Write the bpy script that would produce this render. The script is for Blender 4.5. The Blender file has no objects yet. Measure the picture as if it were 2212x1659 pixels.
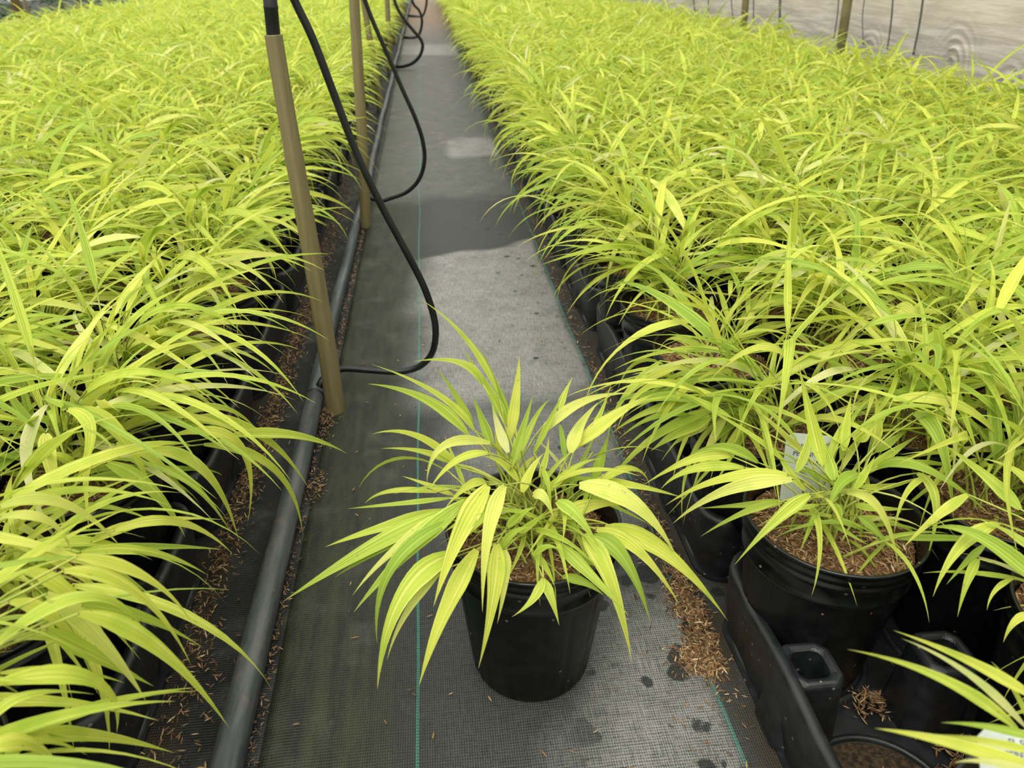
import bpy, math, random
import numpy as np
from mathutils import Vector, Matrix, Euler

R = random.Random(11)
C = bpy.context.scene.collection
PI = math.pi

# ---------------------------------------------------------------- camera
IW, IH, FPX = 2212.0, 1659.0, 1600.0
CAM_Z, PITCH, YAW = 0.65, math.radians(29.885), math.radians(6.124)
cam_d = bpy.data.cameras.new('camera')
cam = bpy.data.objects.new('camera', cam_d); C.objects.link(cam)
cam_d.sensor_width = 36.0
cam_d.lens = FPX / IW * 36.0
cam_d.clip_start = 0.02
cam_d.clip_end = 200
cam.location = (0, 0, CAM_Z)
cam.rotation_euler = (PI / 2 - PITCH, 0, -YAW)
cam_d.dof.use_dof = True
cam_d.dof.focus_distance = 0.80
cam_d.dof.aperture_fstop = 10.0
bpy.context.scene.camera = cam

# ---------------------------------------------------------------- sky, sun, exposure
sc = bpy.context.scene
world = bpy.data.worlds.new('overcast_sky'); sc.world = world
world.use_nodes = True
wn = world.node_tree
bg = wn.nodes['Background']
# even overcast sky: zenith three times as bright as the horizon, dark ground below it
_tc = wn.nodes.new('ShaderNodeTexCoord'); _sx = wn.nodes.new('ShaderNodeSeparateXYZ'); _rp = wn.nodes.new('ShaderNodeValToRGB')
wn.links.new(_tc.outputs['Generated'], _sx.inputs[0]); wn.links.new(_sx.outputs[2], _rp.inputs[0])
_e = _rp.color_ramp.elements
_e[0].position = 0.0; _e[0].color = (0.33, 0.325, 0.31, 1)
_e[1].position = 1.0; _e[1].color = (1.0, 0.985, 0.95, 1)
wn.links.new(_rp.outputs[0], bg.inputs[0])
bg.inputs[1].default_value = 1.7
sc.cycles.max_bounces = 5; sc.cycles.diffuse_bounces = 3; sc.cycles.glossy_bounces = 1; sc.cycles.transmission_bounces = 2
sc.cycles.adaptive_threshold = 0.12
sun_d = bpy.data.lights.new('sun', 'SUN'); sun_d.energy = 2.2; sun_d.angle = math.radians(50)
sun_d.color = (1.0, 0.96, 0.86)
sun = bpy.data.objects.new('sun', sun_d); C.objects.link(sun)
sun.rotation_euler = (math.radians(24), math.radians(-14), 0)
sc.view_settings.view_transform = 'Standard'
sc.view_settings.look = 'None'
sc.view_settings.exposure = 0.36
sc.view_settings.gamma = 1.0
sc.view_settings.use_curve_mapping = False


# ---------------------------------------------------------------- pixel -> place helpers (lens of the photograph, 2212 x 1659)
_c, _s = math.cos(PITCH), math.sin(PITCH)
_cy, _sy = math.cos(-YAW), math.sin(-YAW)


def ray(px, py):
    a, b, d = px - IW / 2, IH / 2 - py, FPX
    x, y, z = a, d * _c + b * _s, b * _c - d * _s
    return Vector((x * _cy - y * _sy, x * _sy + y * _cy, z))


def at_y(px, py, Y):
    r = ray(px, py); t = Y / r.y
    return Vector((r.x * t, Y, CAM_Z + r.z * t))


def at_z(px, py, z):
    r = ray(px, py); t = (z - CAM_Z) / r.z
    return Vector((r.x * t, r.y * t, z))


def project(p):
    X, Y, u = p[0], p[1], p[2] - CAM_Z
    a = X * _cy + Y * _sy
    b = -X * _sy + Y * _cy
    d = b * _c - u * _s
    return IW / 2 + a / d * FPX, IH / 2 - (b * _s + u * _c) / d * FPX, d


# ---------------------------------------------------------------- node helper
class V:
    """a shader value with arithmetic"""
    def __init__(s, nt, sock): s.nt, s.s = nt, sock

    def _op(s, op, *o, clamp=False):
        n = s.nt.nodes.new('ShaderNodeMath'); n.operation = op; n.use_clamp = clamp
        for i, v in enumerate((s,) + o):
            if isinstance(v, V): s.nt.links.new(v.s, n.inputs[i])
            else: n.inputs[i].default_value = v
        return V(s.nt, n.outputs[0])

    def __add__(s, o): return s._op('ADD', o)
    def __radd__(s, o): return s._op('ADD', o)
    def __sub__(s, o): return s._op('SUBTRACT', o)
    def __rsub__(s, o): return (s * -1.0) + o
    def __mul__(s, o): return s._op('MULTIPLY', o)
    def __rmul__(s, o): return s._op('MULTIPLY', o)
    def abs(s): return s._op('ABSOLUTE')
    def lt(s, o): return s._op('LESS_THAN', o)
    def gt(s, o): return s._op('GREATER_THAN', o)
    def frac(s): return s._op('FRACT')
    def sin(s): return s._op('SINE')
    def max(s, o): return s._op('MAXIMUM', o)
    def min(s, o): return s._op('MINIMUM', o)
    def clamp(s): return s._op('ADD', 0.0, clamp=True)

    def step(s, a, b):
        """smooth 0..1 from a to b"""
        n = s.nt.nodes.new('ShaderNodeMapRange'); n.interpolation_type = 'SMOOTHSTEP'
        s.nt.links.new(s.s, n.inputs[0])
        n.inputs[1].default_value = a; n.inputs[2].default_value = b
        if a > b:
            n.inputs[1].default_value = b; n.inputs[2].default_value = a
            n.inputs[3].default_value = 1; n.inputs[4].default_value = 0
        return V(s.nt, n.outputs[0])


class Mat:
    def __init__(s, name):
        s.m = bpy.data.materials.new(name); s.m.use_nodes = True
        s.nt = s.m.node_tree
        s.b = s.nt.nodes['Principled BSDF']; s.out = s.nt.nodes['Material Output']

    def co(s, kind='Object'):
        n = s.nt.nodes.new('ShaderNodeTexCoord'); return n.outputs[kind]

    def xyz(s, sock):
        n = s.nt.nodes.new('ShaderNodeSeparateXYZ'); s.nt.links.new(sock, n.inputs[0])
        return [V(s.nt, o) for o in n.outputs]

    def noise(s, co, scale, detail=3, rough=0.55, dist=0.0, stretch=None, color=False):
        if stretch:
            mp = s.nt.nodes.new('ShaderNodeMapping'); s.nt.links.new(co, mp.inputs[0])
            mp.inputs['Scale'].default_value = stretch; co = mp.outputs[0]
        n = s.nt.nodes.new('ShaderNodeTexNoise'); s.nt.links.new(co, n.inputs['Vector'])
        n.inputs['Scale'].default_value = scale; n.inputs['Detail'].default_value = detail
        n.inputs['Roughness'].default_value = rough; n.inputs['Distortion'].default_value = dist
        return V(s.nt, n.outputs['Fac'])

    def voronoi(s, co, scale, out='Distance', rnd=1.0):
        n = s.nt.nodes.new('ShaderNodeTexVoronoi'); s.nt.links.new(co, n.inputs['Vector'])
        n.inputs['Scale'].default_value = scale; n.inputs['Randomness'].default_value = rnd
        return n.outputs[out]

    def mix(s, fac, a, b):
        n = s.nt.nodes.new('ShaderNodeMix'); n.data_type = 'RGBA'
        if isinstance(fac, V): s.nt.links.new(fac.s, n.inputs[0])
        else: n.inputs[0].default_value = fac
        for i, c in ((6, a), (7, b)):
            if isinstance(c, tuple): n.inputs[i].default_value = (*c, 1)
            else: s.nt.links.new(c, n.inputs[i])
        return n.outputs[2]

    def ramp(s, fac, stops, interp='LINEAR'):
        n = s.nt.nodes.new('ShaderNodeValToRGB'); s.nt.links.new(fac.s, n.inputs[0])
        e = n.color_ramp.elements
        n.color_ramp.interpolation = interp
        while len(e) < len(stops): e.new(0.5)
        for q, (p, c) in zip(e, stops):
            q.position = p; q.color = (*c, 1)
        return n.outputs[0]

    def color(s, sock):
        if isinstance(sock, tuple): s.b.inputs['Base Color'].default_value = (*sock, 1)
        else: s.nt.links.new(sock, s.b.inputs['Base Color'])

    def rough(s, v, spec=None):
        if isinstance(v, V): s.nt.links.new(v.s, s.b.inputs['Roughness'])
        else: s.b.inputs['Roughness'].default_value = v
        if isinstance(spec, V): s.nt.links.new(spec.s, s.b.inputs['Specular IOR Level'])
        elif spec is not None: s.b.inputs['Specular IOR Level'].default_value = spec

    def bump(s, h, dist=0.001, strength=1.0):
        n = s.nt.nodes.new('ShaderNodeBump'); s.nt.links.new(h.s, n.inputs['Height'])
        n.inputs['Distance'].default_value = dist; n.inputs['Strength'].default_value = strength
        s.nt.links.new(n.outputs[0], s.b.inputs['Normal'])
        return n.outputs[0]


M = {}


def leaf_material():
    k = Mat('leaf_blade')
    nt = k.nt
    oi = nt.nodes.new('ShaderNodeObjectInfo')
    at = nt.nodes.new('ShaderNodeAttribute'); at.attribute_name = 'rnd'
    rnd = (V(nt, oi.outputs['Random']) * 0.37 + V(nt, at.outputs['Fac'])).frac()
    uv = nt.nodes.new('ShaderNodeUVMap')
    u, v, _ = k.xyz(uv.outputs[0])
    # base hue of each leaf: lime green, yellow, a few cream and a few greener
    base = k.ramp(rnd, [(0.0, (0.29, 0.43, 0.055)), (0.20, (0.41, 0.555, 0.065)), (0.55, (0.56, 0.675, 0.080)),
                        (0.85, (0.68, 0.735, 0.105)), (0.955, (0.71, 0.75, 0.19)), (0.992, (0.73, 0.72, 0.36))])
    # lengthwise stripes that differ from leaf to leaf
    st = ((u * 23.0 + rnd * 37.0).sin() * 0.5 + 0.5) * ((u * 9.0 + rnd * 91.0).sin() * 0.5 + 0.5)
    stripe = k.ramp(rnd, [(0.0, (0.50, 0.67, 0.11)), (0.5, (0.80, 0.83, 0.20)), (0.8, (0.85, 0.81, 0.19)), (1.0, (0.66, 0.75, 0.23))])
    c1 = k.mix(st.step(0.10, 0.80) * 0.72, base, stripe)
    mott = k.noise(k.co('Object'), 38, 1)
    c2 = k.mix(mott.step(0.50, 0.78) * 0.42, c1, (0.30, 0.50, 0.035))
    tip = v.step(0.9, 1.0)
    c3 = k.mix(tip * 0.6, c2, (0.70, 0.62, 0.22))
    brown = k.noise(k.co('Object'), 210, 0).step(0.80, 0.86) * 0.35
    c4 = k.mix(brown, c3, (0.20, 0.12, 0.03))
    k.color(c4)
    k.rough(0.42, 0.32)
    vein = ((u * 95.0).sin() * 0.5 + 0.5)
    k.bump(vein + (u * 31.0 + rnd * 7.0).sin() * 1.2, 0.00045, 0.6)
    tr = nt.nodes.new('ShaderNodeBsdfTranslucent')
    c5 = k.mix(0.3, c4, (0.74, 0.79, 0.09))
    nt.links.new(c5, tr.inputs[0])
    mx = nt.nodes.new('ShaderNodeMixShader'); mx.inputs[0].default_value = 0.40
    nt.links.new(k.b.outputs[0], mx.inputs[1]); nt.links.new(tr.outputs[0], mx.inputs[2])
    nt.links.new(mx.outputs[0], k.out.inputs[0])
    return k.m


def simple(name, col, rough=0.5, spec=0.5, var=0.0, scale=40, col2=None, bump=0.0):
    k = Mat(name)
    n = k.noise(k.co(), scale, 3)
    c2 = col2 or tuple(min(1, x * (1 + var)) for x in col)
    k.color(k.mix(n.step(0.35, 0.7), col, c2))
    k.rough(rough, spec)
    if bump: k.bump(n, bump)
    return k.m


def fabric_material(name, aisle):
    """woven black ground cover: weave relief, dried sediment, painted sky sheen, algae, wet drops, green tracer tapes"""
    k = Mat(name)
    co = k.co()
    x, y, _ = k.xyz(co)
    # weave: flat tapes crossing, about 2 mm
    fx, fy = (x * 430.0), (y * 330.0)
    wx = (fx * PI).sin().abs(); wy = (fy * PI).sin().abs()
    chk = ((fx.frac().gt(0.5)) - (fy.frac().gt(0.5))).abs()
    weave = wx * chk + wy * (1.0 - chk)
    fine = k.noise(co, 700, 2, 0.6)
    thread = k.noise(co, 1.0, 2, 0.6, stretch=(700, 40, 1)) * 0.5 + k.noise(co, 1.0, 2, 0.6, stretch=(40, 600, 1)) * 0.5
    big = k.noise(co, 3.2, 2, 0.6)
    mid = k.noise(co, 14, 3, 0.6)
    if aisle:
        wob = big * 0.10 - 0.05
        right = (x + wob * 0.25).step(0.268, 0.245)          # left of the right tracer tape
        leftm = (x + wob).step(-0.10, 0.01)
        dry_sheenA = (y + wob * 1.4).step(0.98, 1.12) * (y + wob * 2.0 + (x * -0.55)).step(1.78, 1.74) * right * leftm  # dried sediment, with the sheen of the sky painted into it
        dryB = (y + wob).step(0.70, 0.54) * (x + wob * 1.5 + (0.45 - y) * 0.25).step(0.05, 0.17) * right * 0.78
        reflectC = (y + wob * 2).step(2.75, 2.9) * (y + wob * 2).step(3.3, 3.1) * (x + wob).step(0.03, 0.10) * right  # small sky reflection on the cloth, painted as a pale patch
        glareD = (y + wob * 4).step(6.0, 6.4) * (y + wob * 4).step(7.6, 6.8) * right  # far glare on the aisle, painted as a pale band
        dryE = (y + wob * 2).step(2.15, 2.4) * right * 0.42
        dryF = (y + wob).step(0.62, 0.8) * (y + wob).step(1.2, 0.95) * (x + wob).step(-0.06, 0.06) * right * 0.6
        dust_sheen = (dry_sheenA.max(dryB).max(reflectC).max(glareD).max(dryE).max(dryF) * (mid * 0.9 + 0.42)).clamp()
        dust_sheen = dust_sheen.max(mid.step(0.5, 0.85) * 0.20).max((x + wob).step(-0.12, 0.02) * 0.14)
        vd = k.voronoi(co, 34); vr = k.voronoi(co, 34, 'Color'); ed = k.noise(co, 75, 3)
        vx, vy, vz = k.xyz(vr)
        drop = (V(k.nt, vd) + ed * 0.5 - 0.25 - (vx - 0.27 - y.step(0.66, 0.9) * 0.42) * 0.70).step(0.10, 0.0) * (x + wob).step(0.08, 0.16)
        dust_sheen = dust_sheen * (1.0 - drop * 0.85)
        algae = ((x + wob * 0.7).step(-0.03, -0.10) * (k.noise(co, 1.0, 5, 0.7, stretch=(60, 9, 1)).step(0.25, 0.75) * 0.8)).max(
            mid.step(0.62, 0.75) * (x).step(0.22, 0.26) * 0.8)
        dirt = (x + wob * 0.2).step(0.255, 0.285) * mid.step(0.3, 0.6)
    else:
        wob = big * 0.1 - 0.05
        dust_sheen = (mid.step(0.45, 0.85) * 0.25).clamp()
        algae = mid.step(0.6, 0.8) * 0.4
        dirt = (x + wob * 0.4).step(-0.262, -0.285) * mid.step(0.25, 0.55) * 0.9
        drop = None
    # sediment and the painted sheen show on the tapes, not in the gaps
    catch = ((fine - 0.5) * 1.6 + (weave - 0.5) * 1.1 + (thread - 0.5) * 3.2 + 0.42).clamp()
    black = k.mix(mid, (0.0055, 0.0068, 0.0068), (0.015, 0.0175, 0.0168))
    c = k.mix((dust_sheen * (catch * 1.0 + 0.16)).clamp(), black, (0.285, 0.288, 0.268))
    c = k.mix(algae * 0.62 * (fine * 0.8 + 0.4), c, (0.066, 0.076, 0.026))
    c = k.mix(dirt * 0.75, c, (0.030, 0.022, 0.012))
    if aisle:
        rust = (mid.step(0.62, 0.74) * y.step(2.0, 3.0) * 0.55).max(y.step(6.5, 11.0) * 0.45)
        c = k.mix(rust, c, (0.30, 0.17, 0.08))
        for xs, w in ((-0.0425, 0.0015), (0.2600, 0.0016)):
            t = (x + (k.noise(co, 2.0, 1) - 0.5) * 0.012 - xs).abs().lt(w)
            dash = ((y * 300.0).frac().gt(0.34)).max((x * 400.0).frac().gt(0.5) * 0.6)
            c = k.mix(t * dash * (0.85 - mid * 0.5), c, (0.035, 0.23, 0.165))
    k.color(c)
    k.rough((dust_sheen * 0.3 + 0.46).clamp(), 0.26)
    k.bump(weave * 0.8 + fine * 0.6, 0.0010, 0.6)
    return k.m


def plastic(name, col, rough, spec=0.5, specks=True):
    k = Mat(name)
    co = k.co()
    n = k.noise(co, 60, 1)
    c = k.mix(n.step(0.35, 0.75), col, tuple(v * 1.9 for v in col))
    if specks:
        vd = V(k.nt, k.voronoi(co, 95)); vx, vy, vz = k.xyz(k.voronoi(co, 95, 'Color'))
        c = k.mix((vd - (vx - 0.72) * 0.5).step(0.05, 0.02) * 0.5, c, (0.26, 0.22, 0.15))
    k.color(c)
    k.rough(n * 0.25 + (rough - 0.12), spec)
    k.bump(n, 0.0008, 0.3)
    return k.m


def hull_material():
    k = Mat('rice_hull')
    at = k.nt.nodes.new('ShaderNodeAttribute'); at.attribute_name = 'rnd'
    r = V(k.nt, at.outputs['Fac'])
    k.color(k.ramp(r, [(0.0, (0.060, 0.032, 0.013)), (0.35, (0.135, 0.072, 0.028)), (0.7, (0.235, 0.135, 0.055)), (0.95, (0.40, 0.265, 0.12)), (1, (0.55, 0.43, 0.25))]))
    k.rough(0.55, 0.35)
    return k.m


def bamboo_material():
    k = Mat('bamboo_cane')
    co = k.co()
    n = k.noise(co, 1.0, 4, 0.6, stretch=(160, 160, 7))
    g = k.noise(co, 12, 3)
    c = k.ramp(n, [(0.2, (0.120, 0.100, 0.042)), (0.5, (0.165, 0.138, 0.062)), (0.8, (0.215, 0.185, 0.092))])
    c = k.mix(g.step(0.55, 0.75) * 0.5, c, (0.10, 0.105, 0.035))
    k.color(c); k.rough(0.5, 0.35); k.bump(n, 0.0006, 0.5)
    return k.m


def film_material():
    k = Mat('greenhouse_film')
    co = k.co()
    x, y, z = k.xyz(co)
    band = k.noise(co, 1.0, 5, 0.72, stretch=(1, 3.0, 42))
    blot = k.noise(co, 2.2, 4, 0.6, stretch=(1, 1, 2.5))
    warm = (z + blot * 0.3).step(0.42, 0.75)  # ground reflection painted into the film: greyer low down, warmer above
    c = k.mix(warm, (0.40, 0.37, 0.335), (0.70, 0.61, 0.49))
    c = k.mix(band.step(0.40, 0.66) * 0.7, c, (0.80, 0.74, 0.65))
    c = k.mix(blot.step(0.55, 0.8) * 0.4, c, (0.28, 0.255, 0.23))
    k.color(c); k.rough(0.38, 0.45)
    k.bump(band * 0.7 + blot, 0.008, 0.5)
    tr = k.nt.nodes.new('ShaderNodeBsdfTranslucent'); k.nt.links.new(c, tr.inputs[0])
    mx = k.nt.nodes.new('ShaderNodeMixShader'); mx.inputs[0].default_value = 0.35
    k.nt.links.new(k.b.outputs[0], mx.inputs[1]); k.nt.links.new(tr.outputs[0], mx.inputs[2])
    k.nt.links.new(mx.outputs[0], k.out.inputs[0])
    return k.m


def pipe_material(name, a, b, rough=0.42):
    k = Mat(name)
    co = k.co()
    n = k.noise(co, 1.0, 4, 0.65, stretch=(60, 6, 60))
    sp = k.noise(co, 55, 4, 0.6)
    c = k.mix(n.step(0.35, 0.7), a, b)
    c = k.mix(sp.step(0.58, 0.75) * 0.5, c, (0.14, 0.11, 0.075))
    k.color(c); k.rough(sp * 0.3 + rough - 0.1, 0.5); k.bump(sp, 0.001, 0.5)
    return k.m


M['leaf'] = leaf_material()
M['stem'] = simple('grass_stem', (0.26, 0.33, 0.045), 0.5, 0.3, 0.0, 120, (0.42, 0.43, 0.10))
M['pot'] = plastic('black_pot_plastic', (0.0030, 0.0036, 0.0034), 0.36, 0.26)
M['tray'] = plastic('black_tray_plastic', (0.0070, 0.0082, 0.0090), 0.44, 0.48)
M['rim'] = plastic('pot_rim_plastic', (0.0030, 0.0036, 0.0034), 0.27, 0.42)
M['hull'] = hull_material()
M['soil'] = simple('hull_mulch', (0.085, 0.040, 0.014), 0.8, 0.2, 0.0, 260, (0.24, 0.125, 0.045), 0.002)
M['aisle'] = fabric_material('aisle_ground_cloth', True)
M['bed'] = fabric_material('bed_ground_cloth', False)
M['bedplain'] = simple('bed_cloth_far', (0.008, 0.009, 0.009), 0.6, 0.2, 0.0, 14, (0.020, 0.020, 0.018))
M['bamboo'] = bamboo_material()
M['hose'] = simple('black_rubber', (0.006, 0.007, 0.007), 0.42, 0.34, 0.8, 30)
M['pipe'] = pipe_material('poly_pipe', (0.030, 0.036, 0.040), (0.085, 0.095, 0.105))
M['sleeve'] = pipe_material('pipe_sleeve', (0.026, 0.030, 0.032), (0.075, 0.080, 0.080), 0.5)
M['film'] = film_material()
M['tag'] = simple('tag_card', (0.40, 0.44, 0.40), 0.45, 0.4, 0.12, 90)
M['ink'] = simple('tag_ink', (0.05, 0.06, 0.07), 0.6, 0.2)
M['dirt'] = simple('dirt', (0.020, 0.015, 0.009), 0.9, 0.2, 0.0, 180, (0.075, 0.050, 0.027), 0.004)
M['moss'] = simple('moss_crumbs', (0.030, 0.030, 0.012), 0.9, 0.2, 0.0, 150, (0.10, 0.075, 0.040), 0.003)
M['post'] = simple('painted_post', (0.20, 0.175, 0.085), 0.55, 0.3, 0.0, 16, (0.27, 0.235, 0.13), 0.002)
M['cable'] = simple('dark_drop_line', (0.11, 0.105, 0.098), 0.6, 0.3, 0.5, 20)
M['shrub'] = simple('dark_shrub_leaf', (0.020, 0.050, 0.014), 0.5, 0.3, 0.0, 30, (0.055, 0.12, 0.03))
M['brownpost'] = simple('brown_wood_post', (0.22, 0.14, 0.08), 0.7, 0.3, 0.0, 20, (0.30, 0.20, 0.12))
M['dry'] = simple('dry_leaf', (0.40, 0.27, 0.13), 0.6, 0.2, 0.0, 60, (0.55, 0.42, 0.24))


# ---------------------------------------------------------------- mesh helpers
class MB:
    """collects vertices and faces, builds one mesh"""
    def __init__(s): s.v, s.f, s.uv, s.r, s.mi = [], [], None, None, []

    def add(s, verts, faces, mi=0):
        n = len(s.v); s.v.extend([tuple(p) for p in verts])
        s.f.extend([tuple(i + n for i in f) for f in faces]); s.mi.extend([mi] * len(faces))

    def box(s, cx, cy, cz, sx, sy, sz, mi=0):
        v = [(cx + a * sx / 2, cy + b * sy / 2, cz + c * sz / 2) for c in (-1, 1) for b in (-1, 1) for a in (-1, 1)]
        s.add(v, [(0, 2, 3, 1), (4, 5, 7, 6), (0, 1, 5, 4), (2, 6, 7, 3), (0, 4, 6, 2), (1, 3, 7, 5)], mi)

    def tube(s, pts, rad, n=8, cap=True, mi=0):
        pts = [Vector(p) for p in pts]
        if not hasattr(rad, '__len__'): rad = [rad] * len(pts)
        ref = None; vs = []
        for i, p in enumerate(pts):
            t = (pts[min(i + 1, len(pts) - 1)] - pts[max(i - 1, 0)]).normalized()
            if ref is None:
                ref = t.orthogonal().normalized()
            ref = (ref - t * ref.dot(t)).normalized(); bi = t.cross(ref)
            for k in range(n):
                a = 2 * PI * k / n
                vs.append(p + (ref * math.cos(a) + bi * math.sin(a)) * rad[i])
        fs = []
        for i in range(len(pts) - 1):
            for k in range(n):
                fs.append((i * n + k, i * n + (k + 1) % n, (i + 1) * n + (k + 1) % n, (i + 1) * n + k))
        if cap:
            fs.append(tuple(range(n - 1, -1, -1))); fs.append(tuple((len(pts) - 1) * n + k for k in range(n)))
        s.add(vs, fs, mi)

    def lathe(s, prof, n=48, mod=None, mi=0):
        """prof: list of (r, z); mod(angle, i) scales the radius"""
        vs = []
        for i, (r, z) in enumerate(prof):
            for k in range(n):
                a = 2 * PI * k / n
                q = r * (mod(a, i) if mod else 1)
                vs.append((q * math.cos(a), q * math.sin(a), z))
        fs = [(i * n + k, i * n + (k + 1) % n, (i + 1) * n + (k + 1) % n, (i + 1) * n + k)
              for i in range(len(prof) - 1) for k in range(n)]
        s.add(vs, fs, mi)

    def mesh(s, name, mats, smooth=True):
        me = bpy.data.meshes.new(name)
        me.from_pydata(s.v, [], s.f)
        for m in (mats if isinstance(mats, (list, tuple)) else [mats]): me.materials.append(m)
        if any(s.mi): me.polygons.foreach_set('material_index', s.mi)
        if smooth: me.shade_smooth()
        me.update()
        return me


def link(name, me, parent=None, loc=None, rot=None):
    o = bpy.data.objects.new(name, me); C.objects.link(o)
    if parent is not None: o.parent = parent
    if loc is not None: o.location = loc
    if rot is not None: o.rotation_euler = rot
    return o


def empty(name, loc, rz=0.0):
    o = bpy.data.objects.new(name, None); C.objects.link(o)
    o.location = loc; o.rotation_euler = (0, 0, rz); o.empty_display_size = 0.05
    return o


def tag(o, label=None, cat=None, group=None, kind=None):
    if label: o['label'] = label
    if cat: o['category'] = cat
    if group: o['group'] = group
    if kind: o['kind'] = kind
    return o


def big_mesh(name, verts, quads, mats, uv=None, rnd=None, mi=None, smooth=True):
    """numpy arrays of vertices and quads"""
    me = bpy.data.meshes.new(name)
    nv, nf = len(verts), len(quads)
    me.vertices.add(nv); me.vertices.foreach_set('co', np.asarray(verts, np.float32).ravel())
    me.loops.add(nf * 4); me.polygons.add(nf)
    q = np.asarray(quads, np.int32)
    me.loops.foreach_set('vertex_index', q.ravel())
    me.polygons.foreach_set('loop_start', np.arange(0, nf * 4, 4, dtype=np.int32))
    for m in (mats if isinstance(mats, (list, tuple)) else [mats]): me.materials.append(m)
    if mi is not None: me.polygons.foreach_set('material_index', np.asarray(mi, np.int32))
    me.update(calc_edges=True)
    if uv is not None:
        l = me.uv_layers.new(name='UVMap')
        l.data.foreach_set('uv', np.asarray(uv, np.float32)[q.ravel()].ravel())
    if rnd is not None:
        a = me.attributes.new('rnd', 'FLOAT', 'POINT'); a.data.foreach_set('value', np.asarray(rnd, np.float32))
    if smooth: me.shade_smooth()
    me.validate()
    return me


def sheet(name, x0, x1, y0, y1, nx, ny, zf, mat):
    xs = np.linspace(x0, x1, nx + 1); ys = np.linspace(y0, y1, ny + 1)
    gx, gy = np.meshgrid(xs, ys)
    v = np.stack([gx.ravel(), gy.ravel(), zf(gx, gy).ravel()], 1)
    i = np.arange((nx + 1) * ny).reshape(ny, nx + 1)[:, :-1].ravel()
    q = np.stack([i, i + 1, i + nx + 2, i + nx + 1], 1)
    return big_mesh(name, v, q, mat)


# ---------------------------------------------------------------- the setting
floor_bed = sheet('floor', -7, 7, -2, 26, 4, 4, lambda x, y: x * 0 - 0.0016, M['bedplain'])
left_strip = sheet('floor_left_strip', -0.345, -0.190, -0.4, 8, 6, 6, lambda x, y: x * 0 - 0.0008, M['bed'])
tag(link('floor_left_strip', left_strip), 'dark woven cloth strip between left trays and pipe', None, None, 'structure')
tag(link('floor', floor_bed), 'black ground cloth under both plant beds', None, None, 'structure')


def aisle_z(x, y):
    z = 0.0012 + 0.0010 * np.sin(y * 9 + x * 5) * np.sin(x * 14 + 1.0) + 0.0008 * np.sin(y * 23 + x * 31)
    edge = np.clip((x + 0.187) / 0.012, 0, 1)
    return z * edge + 0.0016 * edge


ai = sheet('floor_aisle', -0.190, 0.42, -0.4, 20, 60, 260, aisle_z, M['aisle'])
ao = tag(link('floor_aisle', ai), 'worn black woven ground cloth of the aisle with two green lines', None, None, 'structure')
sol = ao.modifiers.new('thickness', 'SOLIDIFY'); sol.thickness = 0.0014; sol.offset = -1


def wall_x(y, z):
    x = 2.06 + 0.016 * np.sin(y * 2.7) * np.sin(z * 3 + y) + 0.008 * np.sin(y * 9 + z * 4)
    for yc, zc in ((2.95, 0.29), (2.62, 0.20), (3.6, 0.23), (2.45, 0.12)):   # pleats where the film sags in arcs
        r = np.sqrt((y - yc) ** 2 * 1.4 + (z - zc) ** 2 * 1.0)
        x = x + 0.010 * np.sin(r * 190) * np.exp(-(r / 0.10) ** 2) * (z > zc - 0.06)
    return x


ys = np.concatenate([np.linspace(0.5, 2.3, 40), np.linspace(2.31, 3.8, 220), np.linspace(3.85, 18, 220)])
zs = np.concatenate([np.linspace(-0.02, 0.5, 110), np.linspace(0.52, 2.4, 40)])
gy, gz = np.meshgrid(ys, zs)
wv = np.stack([wall_x(gy, gz).ravel(), gy.ravel(), gz.ravel()], 1)
nyy = len(ys)
ii = np.arange(nyy * (len(zs) - 1)).reshape(len(zs) - 1, nyy)[:, :-1].ravel()
wq = np.stack([ii, ii + nyy, ii + nyy + 1, ii + 1], 1)
tag(link('wall_right', big_mesh('wall_right', wv, wq, M['film'])), 'grey beige greenhouse film wall behind the right bed', None, None, 'structure')


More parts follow.
